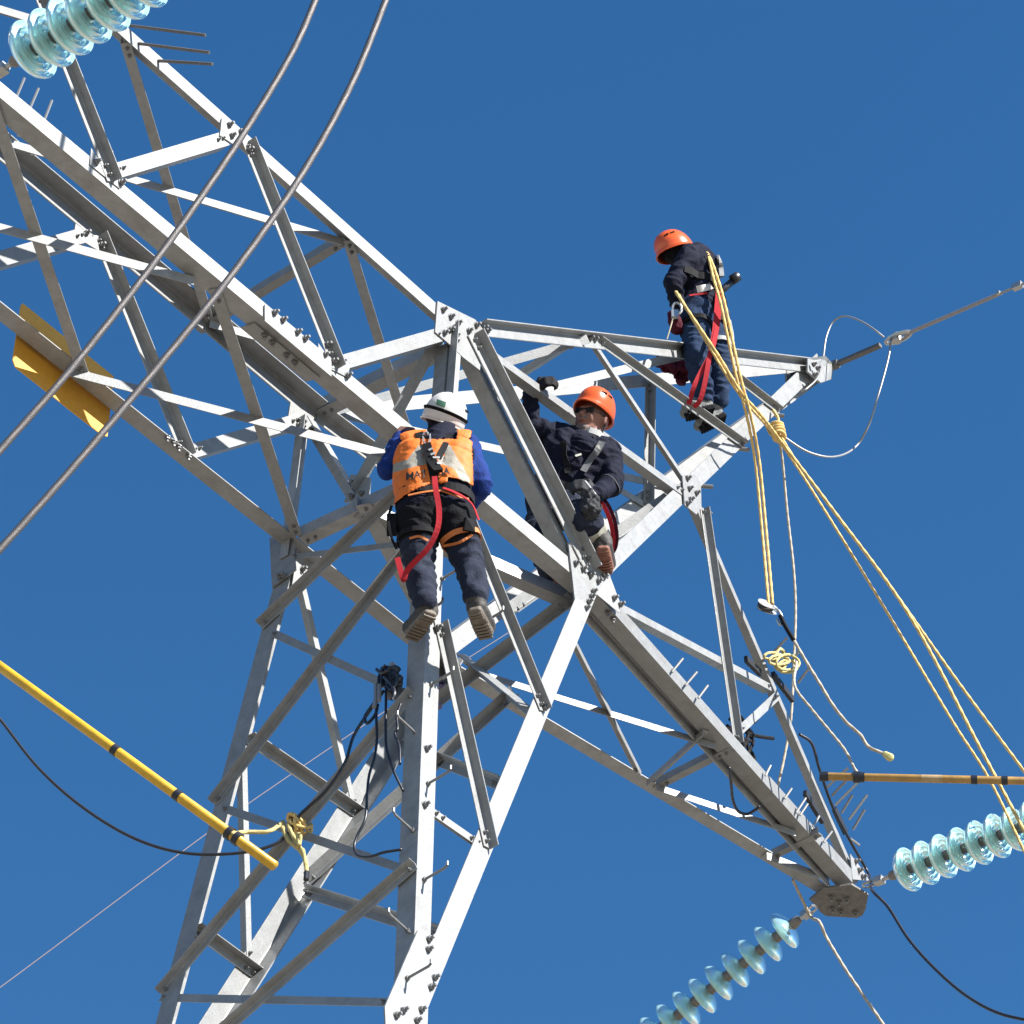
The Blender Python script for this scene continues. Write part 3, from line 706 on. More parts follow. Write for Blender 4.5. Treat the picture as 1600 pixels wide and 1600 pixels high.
# harness
strap('harness_strap', v1, [(655,680),(668,705),(676,735),(680,755)], .045, BLACKN, w1, .022)
strap('harness_strap', v1, [(703,682),(694,700),(684,718)], .032, BLACKN, w1, .022)
strap('shock_absorber', v1, [(668,700),(674,722),(683,742)], .05, BLACKN, w1, .04, .022)
for k in range(4): strap('pack_label', v1, [(672+k*3.0,712+k*6.5),(678+k*3.0,710+k*6.5)], .014, GREY_REFLECT, w1, .054, .003)
build('karabiner', *tube([surf(v1, 668+5*math.cos(t), 690+9*math.sin(t), .03)[0] for t in np.linspace(0, 2*math.pi, 18, endpoint=False)], .005, 6, closed=True), BRIGHTM, w1)
ring('harness_belt', v1, lerp(j['waist'], j['pelvis'], .55), Z, .055, .008, BLACKN, w1, .006)
strap('belt_trim', v1, [(640,776),(665,771),(690,770),(712,778),(730,782)], .012, ORTRIM, w1, .016)
for h, k in (('hipL','knL'), ('hipR','knR')): ring('leg_loop', v1, lerp(j[h], j[k], .42), (j[k]-j[h]), .03, .006, ORTRIM if h == 'hipR' else BLACKN, w1, .004)
strap('leg_trim', v1, [(640,842),(655,838),(668,846)], .012, ORTRIM, w1, .012); strap('leg_trim', v1, [(695,852),(718,846),(737,838)], .014, ORTRIM, w1, .014)
strap('tool_pouch', v1, [(730,812),(731,832)], .06, BLACKN, w1, .02, .02); strap('tool_pouch', v1, [(612,805),(612,835)], .05, BLACKN, w1, .03, .03, fall=-.52)
L1p = [(679,745,-.72),(681,765,-.74),(686,795,-.75),(684,825,-.74),(670,855,-.70),(648,878,-.66),(635,893,-.62),(631,906,-.60),(626,892,-.58),(621,872,-.55)]
ribbon('lanyard', [deep(*q) for q in L1p], [-FW]*len(L1p), .028, .008, RED, w1)
strap('side_lanyard', v1, [(690,768,-.68),(712,776,-.68),(730,790,-.6),(742,815,-.45)], .018, RED, w1, .03, fall=-.6)
strap('position_rope', v1, [(612,790,-.55),(607,810,-.55),(611,838,-.55),(620,858,-.52)], .014, BLACKN, w1, .02, fall=-.55)

tread(j['heL'], j['toL'], w1, BOOT); tread(j['heR'], j['toR'], w1, BOOT)
# ---- worker with raised arm and sunglasses inside the peak
P0 = deep(945, 870, 1.1)
w2 = thing('person', 'worker in orange helmet and sunglasses with one arm raised to grip a brace', 'person', P0, 'line workers on the tower')
j = {k: deep(u, v, d) for k, (u, v, d) in dict(pelvis=(872,792,1.08), waist=(886,755,1.05), chest=(908,708,1.0), shL=(866,680,.98), shR=(948,704,1.02), neck=(924,684,1.0), head=(925,652,.96),
  elL=(829,668,.92), wrL=(829,618,.83), haL=(843,600,.76), elR=(957,757,.98), wrR=(932,772,.84), haR=(916,762,.80), hipL=(856,800,1.10), hipR=(888,800,1.05), knL=(838,838,.98), knR=(918,812,.83),
  anL=(866,906,1.22), anR=(934,836,.96), heL=(868,925,1.26), toL=(884,942,1.16), heR=(942,852,.90), toR=(947,890,1.12)).items()}
hup2 = (RT_*.22+Z*.90-FH*.27).normalized(); hfw2 = (-FH*.80-RT_*.46-Z*.20); hfw2 = (hfw2-hup2*hfw2.dot(hup2)).normalized()
caps = torso(j, 'torso', .105, .12) + [('torso', j['shL'], j['elL'], .082, .066), ('torso', j['elL'], j['wrL'], .062, .045), ('skin', j['wrL'], lerp(j['wrL'], j['haL'], .5), .034, .032), ('torso', j['shR'], j['elR'], .085, .070), ('torso', j['elR'], j['wrR'], .066, .048),
  ('trousers', j['pelvis'], j['hipL'], .12, .115), ('trousers', j['pelvis'], j['hipR'], .12, .115), ('trousers', j['hipL'], j['knL'], .11, .085), ('trousers', j['hipR'], j['knR'], .11, .085), ('trousers', j['knL'], j['anL'], .085, .066), ('trousers', j['knR'], j['anR'], .088, .070),
  ('collar', j['neck']-Z*.035, j['neck']+Z*.01, .070, .064), ('skin', j['neck'], j['head']-hup2*.04, .058, .058)]
caps += head_caps(j['head'], hup2, hfw2, 'skin') + boot(j['anL'], j['heL'], j['toL'], 'boot') + boot(j['anR'], j['heR'], j['toR'], 'upper')
caps += hand(lerp(j['wrL'], j['haL'], .35), j['haL']+RT_*.02, Z, 'glove', FH*.3-Z*.8+RT_*.4, s=1.1) + hand(j['wrR'], j['haR'], Z, 'glove2', -Z*.7-RT_*.5, s=1.15)
b2, v2, V2_, me2, tg2 = body(w2, caps, dict(torso=NAVY, trousers=TROUS, skin=SKIN, lip=SKIN, beard=BEARD, collar=GREY_REFLECT, boot=BOOTR, upper=BOOTD, sole=BOOTR, glove=GLOVE, glove2=GLOVEG), wrinkle=dict(torso=.013, trousers=.014, boot=.003), seed=5, voxel=.0075)
sd2 = hfw2.cross(hup2).normalized()
hm2, _ = helmet(j['head']+hup2*.062-hfw2*.016, hup2, hfw2, ORANGEP, w2, None, 1.0)
gm = MB()
for s in (-1, 1): gm.add(*box(j['head']+hfw2*.100-hup2*.006+sd2*s*.034-hfw2*.006, (sd2, hup2, hfw2), .027, .018, .004))
gm.add(*box(j['head']+hfw2*.102, (sd2, hup2, hfw2), .012, .004, .003))
for s in (-1, 1): gm.add(*tube([j['head']+hfw2*.095+sd2*s*.060, j['head']+hfw2*.05+sd2*s*.086, j['head']-hfw2*.02+sd2*s*.092], .004, 6))
gm.build('sunglasses', GLASSES, w2)
strap('chin_strap', v2, [(944,650),(944,665),(938,678),(926,683)], .012, BLACKN, w2, .004)
ring('collar', v2, j['neck']+Z*.0, hup2+RT_*.1, .035, .012, WHITEP, w2, .010, maxr=.085)
strap('harness_strap', v2, [(941,692),(932,706),(921,722),(911,738)], .038, mat('faded_grey_webbing', (.17,.175,.18), .8, 0, .2, 90, spec=.2), w2, .012); strap('harness_strap', v2, [(880,690),(884,715),(888,740)], .04, BLACKN, w2, .012)
ring('harness_belt', v2, lerp(j['waist'], j['pelvis'], .5), (j['chest']-j['pelvis']), .06, .01, BLACKN, w2, .006)
strap('chest_badge', v2, [(933,697),(936,703)], .02, REFL, w2, .008); strap('chest_badge', v2, [(899,713),(908,710)], .012, REFL, w2, .008); strap('shoulder_patch', v2, [(866,661),(882,660)], .03, GREY_REFLECT, w2, .006)
ring('reflective_cuff', v2, lerp(j['knR'], j['anR'], .48), (j['anR']-j['knR']), .05, .004, REFL, w2, .004, maxr=.16); ring('reflective_cuff', v2, lerp(j['elR'], j['wrR'], .25), (j['wrR']-j['elR']), .014, .003, GLOVEG, w2, .002, maxr=.14)
pc = deep(921, 788, .76)
lump('tool_bag', [(pc+Z*.06, pc-Z*.05, .045, .058), (pc+Z*.04+RT_*.03, pc-Z*.03+RT_*.03, .03, .035), (pc+Z*.085, pc+Z*.06, .03, .04)], GLOVEG, w2, .022, .008, 3, 30)
q = [(937,782,.9),(946,795,.9),(954,815,.95),(958,838,1.0),(956,858,1.05),(948,872,1.08)]
ribbon('lanyard', [deep(*k) for k in q], [-FW]*len(q), .026, .008, RED, w2); ribbon('lanyard', [deep(a+6, b-3, d+.03) for a, b, d in q], [-FW]*len(q), .02, .006, MAROON, w2)
build('hand_tool', *tube([deep(914,752,.74), deep(932,775,.74)], .007, 6), BRIGHTM, w2)

tread(j['heR'], j['toR'], w2, BOOTR)
# ---- worker standing on the peak, head bowed
P0 = deep(1095, 650, 2.32)
w3 = thing('person', 'worker in orange helmet and blue jeans standing on the peak with head bowed', 'person', P0, 'line workers on the tower')
j = {k: deep(u, v, d) for k, (u, v, d) in dict(pelvis=(1098,478,2.32), waist=(1096,455,2.32), chest=(1090,418,2.30), shL=(1076,404,2.17), shR=(1092,398,2.46), neck=(1070,398,2.30), head=(1055,391,2.28),
  hipL=(1088,490,2.25), hipR=(1112,490,2.40), knL=(1088,555,2.22), knR=(1124,560,2.38), anL=(1100,618,2.38), anR=(1122,624,2.47), heL=(1109,634,2.42), toL=(1066,645,2.38), heR=(1126,647,2.52), toR=(1088,666,2.50),
  elL=(1052,444,2.14), wrL=(1060,474,2.20), haL=(1070,484,2.22), elR=(1062,440,2.42), wrR=(1056,470,2.40), haR=(1052,482,2.38)).items()}
hup3 = (-RT_*.50+Z*.80-FH*.28).normalized(); hfw3 = (-RT_*.72-Z*.62-FH*.30); hfw3 = (hfw3-hup3*hfw3.dot(hup3)).normalized()
caps = torso(j, 'torso', .07, .125, rw=.118) + [('torso', j['shL'], j['elL'], .078, .062), ('torso', j['elL'], j['wrL'], .060, .044), ('torso', j['shR'], j['elR'], .078, .062), ('torso', j['elR'], j['wrR'], .060, .044),
  ('jeans', j['waist']-Z*.10, j['pelvis'], .13, .13), ('jeans', j['pelvis'], j['hipL'], .125, .115), ('jeans', j['pelvis'], j['hipR'], .125, .115), ('jeans', j['hipL'], j['knL'], .112, .084), ('jeans', j['hipR'], j['knR'], .112, .084), ('jeans', j['knL'], j['anL'], .082, .068), ('jeans', j['knR'], j['anR'], .084, .072),
  ('hood', j['neck']-hup3*.02, j['head']-hup3*.03, .075, .070)]
caps += [(('hood' if c[0] == 'lip' else c[0]),)+c[1:] for c in head_caps(j['head'], hup3, hfw3, 'hood', True)] + boot(j['anL'], j['heL'], j['toL'], 'boot') + boot(j['anR'], j['heR'], j['toR'], 'boot')
caps += hand(j['wrL'], j['haL'], Z, 'glove', RT_*.8-Z*.3) + hand(j['wrR'], j['haR'], Z, 'glove', RT_*.8-Z*.3)
b3, v3, V3, me3, tg3 = body(w3, caps, dict(torso=NAVY, jeans=JEAN, hood=BLACKC, boot=BOOTG, sole=BLACKC, glove=GLOVE), wrinkle=dict(torso=.013, jeans=.014, hood=.006, boot=.004), seed=9, voxel=.0085)
hm3, _ = helmet(j['head']+hup3*.018, hup3, hfw3, ORANGEP, w3, None, .98)
ring('harness_belt', v3, lerp(j['waist'], j['pelvis'], .25), Z+RT_*.1, .06, .01, BLACKN, w3, .006, maxr=.25)
strap('belt_label', v3, [(1088,453),(1098,451),(1110,450)], .045, WHITEP, w3, .018, .004)
strap('belt_trim', v3, [(1078,463),(1090,461),(1104,459)], .012, RED, w3, .014)
strap('harness_strap', v3, [(1104,400),(1114,425),(1118,450)], .045, BLACKN, w3, .012, fall=2.3); strap('harness_buckle', v3, [(1118,402,2.30),(1126,415,2.30),(1128,432,2.30)], .03, GREY_REFLECT, w3, .02, .012, fall=2.3)
for k, h in (('knL','hipL'), ('knR','hipR')): ring('leg_loop', v3, lerp(j[h], j[k], .36), (j[k]-j[h]), .04, .006, BLACKN, w3, .004, maxr=.2)
ring('knee_strap', v3, lerp(j['hipR'], j['knR'], .78), (j['knR']-j['hipR']), .035, .005, GREY_REFLECT, w3, .004, maxr=.2)
for a in ([(1122,455,2.2),(1120,480,2.16),(1116,520,2.12),(1108,560,2.10),(1102,595,2.12),(1094,625,2.16),(1084,636,2.2)], [(1124,462,2.2),(1122,500,2.14),(1112,548,2.10),(1096,580,2.12),(1084,605,2.14),(1076,632,2.2)]):
    ribbon('lanyard', [deep(*q) for q in a], [-FW]*len(a), .030, .008, RED, w3)
pm = MB(); pa, pb = deep(1130,452,2.30), deep(1146,438,2.28); pm.add(*tube([pa-RT_*.05-Z*.04, pa, pb], .024, 10)); pm.add(*tube([pb-RT_*.01, pb+(pb-pa)*.5], .034, 10)); pm.build('belt_tool', BLACK, w3, smooth=True)
pm = MB(); c = deep(1058,482,2.10); pm.add(*tube([c+(RT_*math.cos(t)*.028+Z*math.sin(t)*.05) for t in np.linspace(0, 2*math.pi, 16, endpoint=False)], .009, 6, closed=True)); pm.add(*box(c-Z*.05-RT_*.015, (RT_, Z, FH), .022, .03, .012)); pm.build('rope_grab', BRIGHTM, w3)
lump('side_pouch', [(deep(1050,492,2.18), deep(1058,512,2.20), .035, .05)], MAROON, w3, .015)
build('tool_cord', *tube(spline([deep(1054,490,2.1), deep(1048,510,2.1), deep(1042,530,2.12)]), .005, 6), ROPEW, w3)
for k in range(5): build('gear_loop', *tube(spline([deep(1133+k*2,500,2.33), deep(1140+k*1.5,515+k*3,2.33), deep(1139+k,535+k*2,2.33), deep(1133,528,2.33)]), .004, 5), GREY_REFLECT, w3)
tread(j['heL'], j['toL'], w3, BLACKC); tread(j['heR'], j['toR'], w3, BLACKC)

# ------------------------------------------------------------------ insulator strings
def insulator_meshes(r, deepk=1.35, gm=None):
    k = r/.127
    prof = [(.030,.006),(.050,.004),(.085*k,-.010),(.112*k,-.026),(.124*k,-.040),(r,-.050),(.1255*k,-.055),(.120*k,-.054),(.114*k,-.044),(.104*k,-.040),(.100*k,-.046),(.098*k,-.062),(.093*k,-.064),(.090*k,-.048),(.080*k,-.036),(.074*k,-.040),(.072*k,-.060),(.067*k,-.062),(.064*k,-.042),(.052,-.030),(.046,-.034),(.044,-.058),(.039,-.058),(.036,-.030),(.022,-.028)]
    prof = [(a, h*deepk) for a, h in prof]
    v, f = lathe(prof, Vector(), Z, 36); g = bpy.data.meshes.new('glass_disc'); g.from_pydata([tuple(x) for x in v], [], f[:-2]+[f[-2], f[-1]]); g.materials.append(gm or GLASS)
    g.polygons.foreach_set('use_smooth', [True]*len(g.polygons)); g.update()
    m = MB().add(*lathe([(.032,.000),(.035,.010),(.033,.034),(.030,.050),(.026,.066),(.020,.072)], Vector(), Z, 18)).add(*lathe([(.016,-.028),(.013,-.032),(.013,-.062),(.019,-.072),(.019,-.080)], Vector(), Z, 12))
    c = bpy.data.meshes.new('metal_cap'); c.from_pydata([tuple(x) for x in m.v], [], m.f); c.materials.append(CAPM); c.polygons.foreach_set('use_smooth', [True]*len(c.polygons)); c.update()
    return g, c
def insulator(label, p, d, n, r, start, pitch=.146, group='glass insulator strings', deepk=1.35, gm=None):
    """string that starts at p and runs along d; caps face the tower"""
    d = d.normalized(); root = thing('insulator_string', label, 'insulator', p, group); g, c = insulator_meshes(r, deepk, gm)
    q = (-d).to_track_quat('Z', 'Y')
    for i in range(n):
        for me in (g, c):
            o = bpy.data.objects.new(me.name, me); link(o, root); o.location = d*(start+i*pitch); o.rotation_mode = 'QUATERNION'; o.rotation_quaternion = q
    m = MB(); s = start-.085                                # shackle and ball link between the plate and the first cap
    a, b = frame(d)
    m.add(*tube([p+d*t+a*w for t, w in ((-.02,.0),(.0,.022),(s*.45,.020),(s*.55,0),(s*.45,-.020),(0,-.022))], .009, 6, closed=True))
    m.add(*tube([p+d*s*.45, p+d*(s+.01)], .014, 8)); m.add(*box(p+d*s*.62, (d, a, b), .03, .026, .02)); m.build('link_fitting', BRIGHTM, root)
    return root
eR = on('G',1352,1384); dR = Vector((0,-1,-.16))
def toward(p, target):  # unit direction from p whose picture runs towards target at the same slope, along the line route (y) with sag
    best = None
    return best
def route(p, sy, px_dir):
    """direction along the line (y = sy) whose sag and side angle make it run as seen"""
    best = (9e9, None)
    for t in np.linspace(-.5, .5, 101):
        for w in (0,):
            d = Vector((w, sy, t)); q0, q1 = pxl(p), pxl(p+d*.3); e = math.atan2(q1[1]-q0[1], q1[0]-q0[0])-math.atan2(px_dir[1], px_dir[0]); e = abs((e+math.pi) % (2*math.pi)-math.pi)
            if e < best[0]: best = (e, d)
    return best[1]
insulator('pale aqua glass insulator string leading right from the crossarm tip, discs overlapping', eR, route(eR, -1, (29,-11)), 13, .138, .25, .128)
eL = on('G',1272,1418); insulator('pale aqua glass insulator string hanging away to the lower left below the crossarm tip', eL, route(eL, 1, (-26,20.5)), 15, .127, .185, .133, deepk=1.12, gm=GLASSC)
eT = yy(-18,122,-.55); insulator('large aqua glass insulator string crossing the top left corner in front of the beam', eT, route(eT, -1, (28,-18)), 14, .15, .22, .116)

# ------------------------------------------------------------------ wires and cables
def line(name, label, cat, pts, r, material, n=8, group=None, k=8):
    sh = rope_tube(spline(pts, k), r*.88) if 'rope' in material.name else rope_tube(spline(pts, k), r, 24, r*11, 8, .045) if material is COND else tube(spline(pts, k), r, n)
    return tag(build(name, *sh, material, smooth=True), label, cat, group)
def strand_mat(name, col, rough, metal, scale, dark=.55, mixc=None):
    m = mat(name, col, rough, metal, .1, 60); t = m.node_tree; b = t.nodes['Principled BSDF']; src = b.inputs['Base Color'].links[0].from_socket
    tc = t.nodes.new('ShaderNodeTexCoord'); w = t.nodes.new('ShaderNodeTexWave'); w.bands_direction = 'DIAGONAL'; w.inputs['Scale'].default_value = scale; w.inputs['Distortion'].default_value = .6
    t.links.new(tc.outputs['Object'], w.inputs['Vector']); mr = t.nodes.new('ShaderNodeMapRange'); mr.inputs[3].default_value = dark; mr.inputs[4].default_value = 1.1
    t.links.new(w.outputs['Fac'], mr.inputs[0]); s = t.nodes.new('ShaderNodeVectorMath'); s.operation = 'SCALE'; t.links.new(src, s.inputs[0]); t.links.new(mr.outputs[0], s.inputs['Scale']); t.links.new(s.outputs[0], b.inputs['Base Color'])
    bp = t.nodes.new('ShaderNodeBump'); bp.inputs['Strength'].default_value = .35; bp.inputs['Distance'].default_value = .004; t.links.new(w.outputs['Fac'], bp.inputs['Height']); t.links.new(bp.outputs[0], b.inputs['Normal'])
    return m
COND = mat('stranded_conductor', (.125,.112,.11), .5, .3, .12, 90, .3, 260)
ROPE_Y = mat('yellow_twisted_rope', (.85,.58,.20), .8, 0, .22, 60, .3, 300); ROPE_W = mat('pale_twisted_rope', (.52,.46,.36), .85, 0, .22, 60, .3, 300); ROPE_L = mat('lemon_rope_strand', (.60,.50,.20), .8, 0, .22, 60, .3, 300)
ds = -3.2
line('conductor', 'grey stranded jumper conductor sweeping across the upper left, the one nearer the corner', 'cable', [deep(u, v, ds) for u, v in ((-420,1150),(-200,935),(-60,775),(0,704),(110,578),(230,425),(330,285),(405,170),(460,75),(496,-8),(515,-60),(560,-190),(610,-380))], .0160, COND)
line('conductor', 'grey stranded jumper conductor sweeping across the upper left, the one farther from the corner', 'cable', [deep(u, v, ds) for u, v in ((-420,1270),(-200,1062),(-60,920),(0,858),(110,735),(245,575),(360,432),(470,275),(550,130),(606,-8),(630,-70),(680,-210),(730,-400))], .0160, COND)
line('distant_wire', 'thin faint pinkish wire slanting behind the fork at lower left', 'wire', [deep(u, v, 6+k*1.2) for k, (u, v) in enumerate(((-40,1567),(0,1543),(310,1312),(440,1220),(622,1098),(800,985)))], .0045, mat('dull_wire', (.16,.13,.15), .7, .1))
fl = lambda u, v, o=.06: on('FL', u, v, o)
line('black_cable', 'black cable swooping in from the left edge under the yellow hot stick', 'cable', [deep(-300,820,-.2), deep(-140,960,-.1), deep(-40,1080,-.05), deep(0,1124,0), deep(60,1200,0), deep(130,1262,0), deep(210,1310,0), deep(290,1333,0), deep(380,1332,0), deep(440,1313,.0)]+[fl(480,1285), fl(520,1248), fl(550,1205), fl(565,1160), fl(592,1118), fl(612,1090)], .0082, BLACK)
line('black_cable', 'black cable hanging from the clamp on the fork leg in a wide U loop', 'cable', [fl(616,1058), fl(615,1100), fl(615,1170), fl(620,1195), fl(628,1218), fl(634,1240,.02)], .0070, BLACK)
line('black_cable', 'black cable dropping straight from the clamp and curling back to the leg below', 'cable', [fl(600,1090), fl(600,1135), fl(601,1165), fl(597,1195), fl(589,1222), fl(586,1250), fl(583,1290), fl(570,1318), fl(566,1335), fl(572,1348), fl(590,1350), fl(612,1343), fl(632,1331,.02)], .0070, BLACK)
line('black_cable', 'short black cable tucked close beside the fork leg below the clamp', 'cable', [fl(638,1110), fl(632,1130), fl(633,1150), fl(629,1158), fl(636,1178), fl(637,1205)], .0070, BLACK)
ck = thing('cable_clamp', 'black cable clamp with grey ferrules bunched against the fork leg', 'clamp', fl(622,1075)); 
lump('clamp_body', [(fl(614,1058), fl(628,1060), .026, .03), (fl(626,1064), fl(634,1076), .028, .03), (fl(612,1070), fl(618,1080), .022, .024), (fl(620,1080), fl(628,1092), .02, .018)], BLACK, ck, .02, .007, 2, 26)
for k, a in enumerate(([(612,1056),(606,1072),(607,1090)], [(618,1054),(612,1064),(613,1086)], [(632,1066),(638,1078),(630,1094),(622,1088)], [(620,1076),(630,1086),(636,1100),(632,1112)], [(610,1066),(618,1072),(630,1068)])):
    build('cable_loop', *tube(spline([fl(u, v, .07+.01*k) for u, v in a]), .009, 6), BLACK, ck)
build('clamp_plate', *box(fl(624,1092,.05), (RT_, Z, FH), .03, .04, .006), PLATE, ck)
for a, b in (((605,1085),(605,1108)), ((611,1087),(610,1112)), ((605,1108),(602,1122))): build('ferrule', *tube([fl(*a,.09), fl(*b,.09)], .011, 8), ALU, ck)
build('bolt', *tube([fl(594,1058,.0), fl(612,1066,.03)], .011, 8), BOLT, ck); build('bolt', *tube([fl(624,1050,.06), fl(628,1056,.06)], .018, 8), BRIGHTM, ck)
build('cable_loop', *tube(spline([fl(604,1100), fl(590,1118), fl(582,1132), fl(586,1141), fl(598,1128), fl(602,1112)]), .009, 6), BLACK, ck)
af = lambda u, v, o=.05: on('AF', u, v, o)
line('black_cable', 'black cable running down the crossarm hanger and curving off at lower right', 'cable', [af(1246,1148,.012), af(1257,1166,.05), af(1270,1205,.045), af(1295,1265,.03), af(1322,1322,.04), af(1346,1370), deep(1362,1390,3.4), deep(1388,1418,3.3), deep(1420,1468,3.2), deep(1462,1515,3.1), deep(1510,1556,3.0), deep(1560,1583,2.9), deep(1620,1597,2.8)], .0095, BLACK)
kb = thing('cable_bundle', 'tangle of black cable tied behind the crossarm post', 'cable', af(1190,1150,-.08))
for a in ([(1168,1120),(1185,1132),(1200,1150),(1192,1170),(1188,1195),(1192,1210)], [(1160,1126),(1180,1140),(1190,1155),(1200,1172),(1202,1182),(1194,1186),(1188,1172)], [(1172,1132),(1186,1150),(1184,1175),(1190,1200)], [(1192,1138),(1210,1143),(1231,1146)], [(1164,1116),(1178,1110),(1188,1128),(1178,1140)], [(1186,1122),(1192,1140),(1186,1158),(1182,1140),(1190,1128)], [(1176,1126),(1196,1134),(1198,1150),(1184,1146),(1180,1134)], [(1190,1150),(1194,1176),(1190,1214)], [(1170,1124),(1190,1126),(1204,1118),(1208,1110)], [(1186,1150),(1178,1138),(1166,1134),(1158,1130)]):
    build('cable_loop', *tube(spline([af(u, v, -.1) for u, v in a]), .0115, 6), BLACKN, kb)
gk = lambda u, v: on('G', u, v, .10)
line('black_cable', 'black cable sagging in a small loop under the middle of the crossarm', 'cable', [gk(1138,1178), gk(1141,1200), gk(1144,1228), gk(1152,1246), gk(1166,1251), gk(1178,1245), gk(1186,1239)], .009, BLACK)
# ------------------------------------------------------------------ earth wire assembly at the peak
T0 = mid(1300,572,-.02); ew = thing('earth_wire_clamp', 'dark turnbuckle and thimble holding the earth wire at the peak tip', 'clamp', T0)
eq = [(1304,565),(1375,527),(1402,515),(1420,506),(1600,432),(1700,390)]
EP = []; dirE = None
bestE = route(T0, -1, (98,-42)); pE = lambda u, v: min(((T0+bestE*t) for t in np.linspace(0, 5, 800)), key=lambda P: (pxl(P)[0]-u)**2)
a0, a1 = pE(1306,0), pE(1376,0); dE = (a1-a0).normalized(); ea, eb = frame(dE)
m = MB().add(*box((a0+a1)/2, (dE, ea, eb), (a1-a0).length/2, .018, .012)).add(*tube([a0-dE*.09, a0+dE*.02], .012, 8)).add(*box(a0-dE*.01, (dE, ea, eb), .03, .025, .022)); m.build('turnbuckle', DARKM, ew)
m = MB(); c = pE(1403,0); m.add(*tube([c+dE*math.cos(t)*.10+ea*math.sin(t)*.035 for t in np.linspace(0, 2*math.pi, 20, endpoint=False)], .014, 6, closed=True)); m.add(*lathe([(.034,-.03),(.034,.03)], c-dE*.01, eb, 14)); m.build('thimble', BRIGHTM, ew)
b0, b1_, b2_ = pE(1425,0), pE(1560,0), pE(1720,0)
m = MB().add(*tube([c+dE*.02+ea*.03, b0, b1_, b1_+dE*.02], .014, 8)).add(*tube([c+dE*.02-ea*.03, b0-ea*.004], .012, 8)); m.build('preformed_grip', strand_mat('grip_strand', (.50,.46,.46), .45, .5, 50, .6), ew)
build('earth_wire', *tube([b1_-dE*.1, b2_], .009, 8), ALU, ew); build('wire_clip', *box(pE(1590,0), (dE, ea, eb), .035, .02, .02), BRIGHTM, ew); build('wire_clip', *box(pE(1562,0)+ea*.012, (dE, ea, eb), .012, .01, .012), BRIGHTM, ew)
fc = c.dot(FH)
line('earth_lead', 'pale bare wire looping from the thimble back to the peak plate', 'wire', [deep(1381,527,fc), deep(1366,515,fc), deep(1345,502,fc+.1), deep(1320,494,fc+.2), deep(1302,503,fc+.25), deep(1291,527,fc+.25), deep(1286,560,fc+.2), deep(1279,588,3.7), deep(1262,606,3.6), deep(1252,612,3.6)], .0068, ALU)
line('earth_lead', 'pale bare wire drooping in a deep curve below the thimble', 'wire', [deep(1392,530,fc), deep(1388,560,fc), deep(1374,612,fc), deep(1357,665,fc+.05), deep(1335,700,fc+.1), deep(1302,714,3.4), deep(1262,706,3.25), deep(1222,681,3.15)], .0075, ALU)
# ------------------------------------------------------------------ ropes
ft = 2.12
KN = deep(1214,672,3.1)
def cross(u, v, d): return deep(u, v, d)
rp = [(1098,388,2.30),(1107,400,2.16),(1118,435,2.12),(1130,478,2.10),(1144,545,2.15),(1156,598,2.2),(1170,650,2.3),(1183,720,2.5),(1193,820,2.6),(1204,944,2.6)]
for k, lb in ((-3.2,'left'), (3.2,'right')):
    line('hoist_rope', 'yellow hoisting rope from the bowed worker\'s shoulder to the pulley, %s strand of the pair' % lb, 'rope', [deep(u+k*(.25 if i < 2 else 1), v, d) for i, (u, v, d) in enumerate(rp)], .0105, ROPE_Y)
rq = [(1056,456,2.12),(1070,478,2.06),(1095,515,2.05),(1125,560,2.1),(1157,612,2.2),(1190,650,2.5),(1222,692,2.9),(1300,795,2.9),(1420,960,2.8),(1532,1170,2.7),(1604,1305,2.6)]
line('hoist_rope', 'yellow rope from the bowed worker\'s belt down to the lower right insulator, its upper strand', 'rope', [deep(*q) for q in rq], .0115, ROPE_Y)
line('hoist_rope', 'yellow rope from the bowed worker\'s belt to the right edge, lowest of the slanting strands', 'rope', [deep(1060,460,2.14), deep(1100,528,2.07), deep(1155,616,2.24), deep(1218,690,2.94), deep(1290,800,2.94), deep(1400,980,2.86), deep(1490,1130,2.8), deep(1548,1222,2.76), deep(1620,1372,2.7)], .0095, ROPE_Y)
line('hoist_rope', 'yellow rope slanting from the knot on the peak chord to the right edge, outermost strand', 'rope', [KN, deep(1245,722,3.1), deep(1300,795,3.1), deep(1390,915,3.1), deep(1500,1070,3.0), deep(1620,1232,3.0)], .0105, ROPE_Y)
line('hang_rope', 'pale rope hanging slackly from the knot on the peak chord behind the hanger', 'rope', [KN, deep(1222,715,3.3), deep(1230,800,3.4), deep(1240,890,3.45), deep(1243,960,3.5), deep(1240,1040,3.5), deep(1236,1120,3.5), deep(1226,1180,3.5), deep(1215,1230,3.5)], .0095, ROPE_W)
kn = thing('rope_knot', 'yellow rope knot lashed round the peak chord', 'knot', KN)
for k in range(4): c = KN+Z*(.05-.035*k)+RT_*(.004*k); build('rope_turn', *rope_tube([c+(RT_*math.cos(t)*.035+FH*math.sin(t)*.035+Z*math.sin(t+k)*.015) for t in np.linspace(0, 2*math.pi, 14, endpoint=False)], .012, closed=True), ROPE_Y, kn, smooth=True)
for q in ((1216,655),(1206,680)): build('rope_turn', *tube(spline([KN, deep(q[0], q[1], 3.12), deep(q[0]-8, q[1]-14, 3.2)]), .011, 6), ROPE_Y, kn)
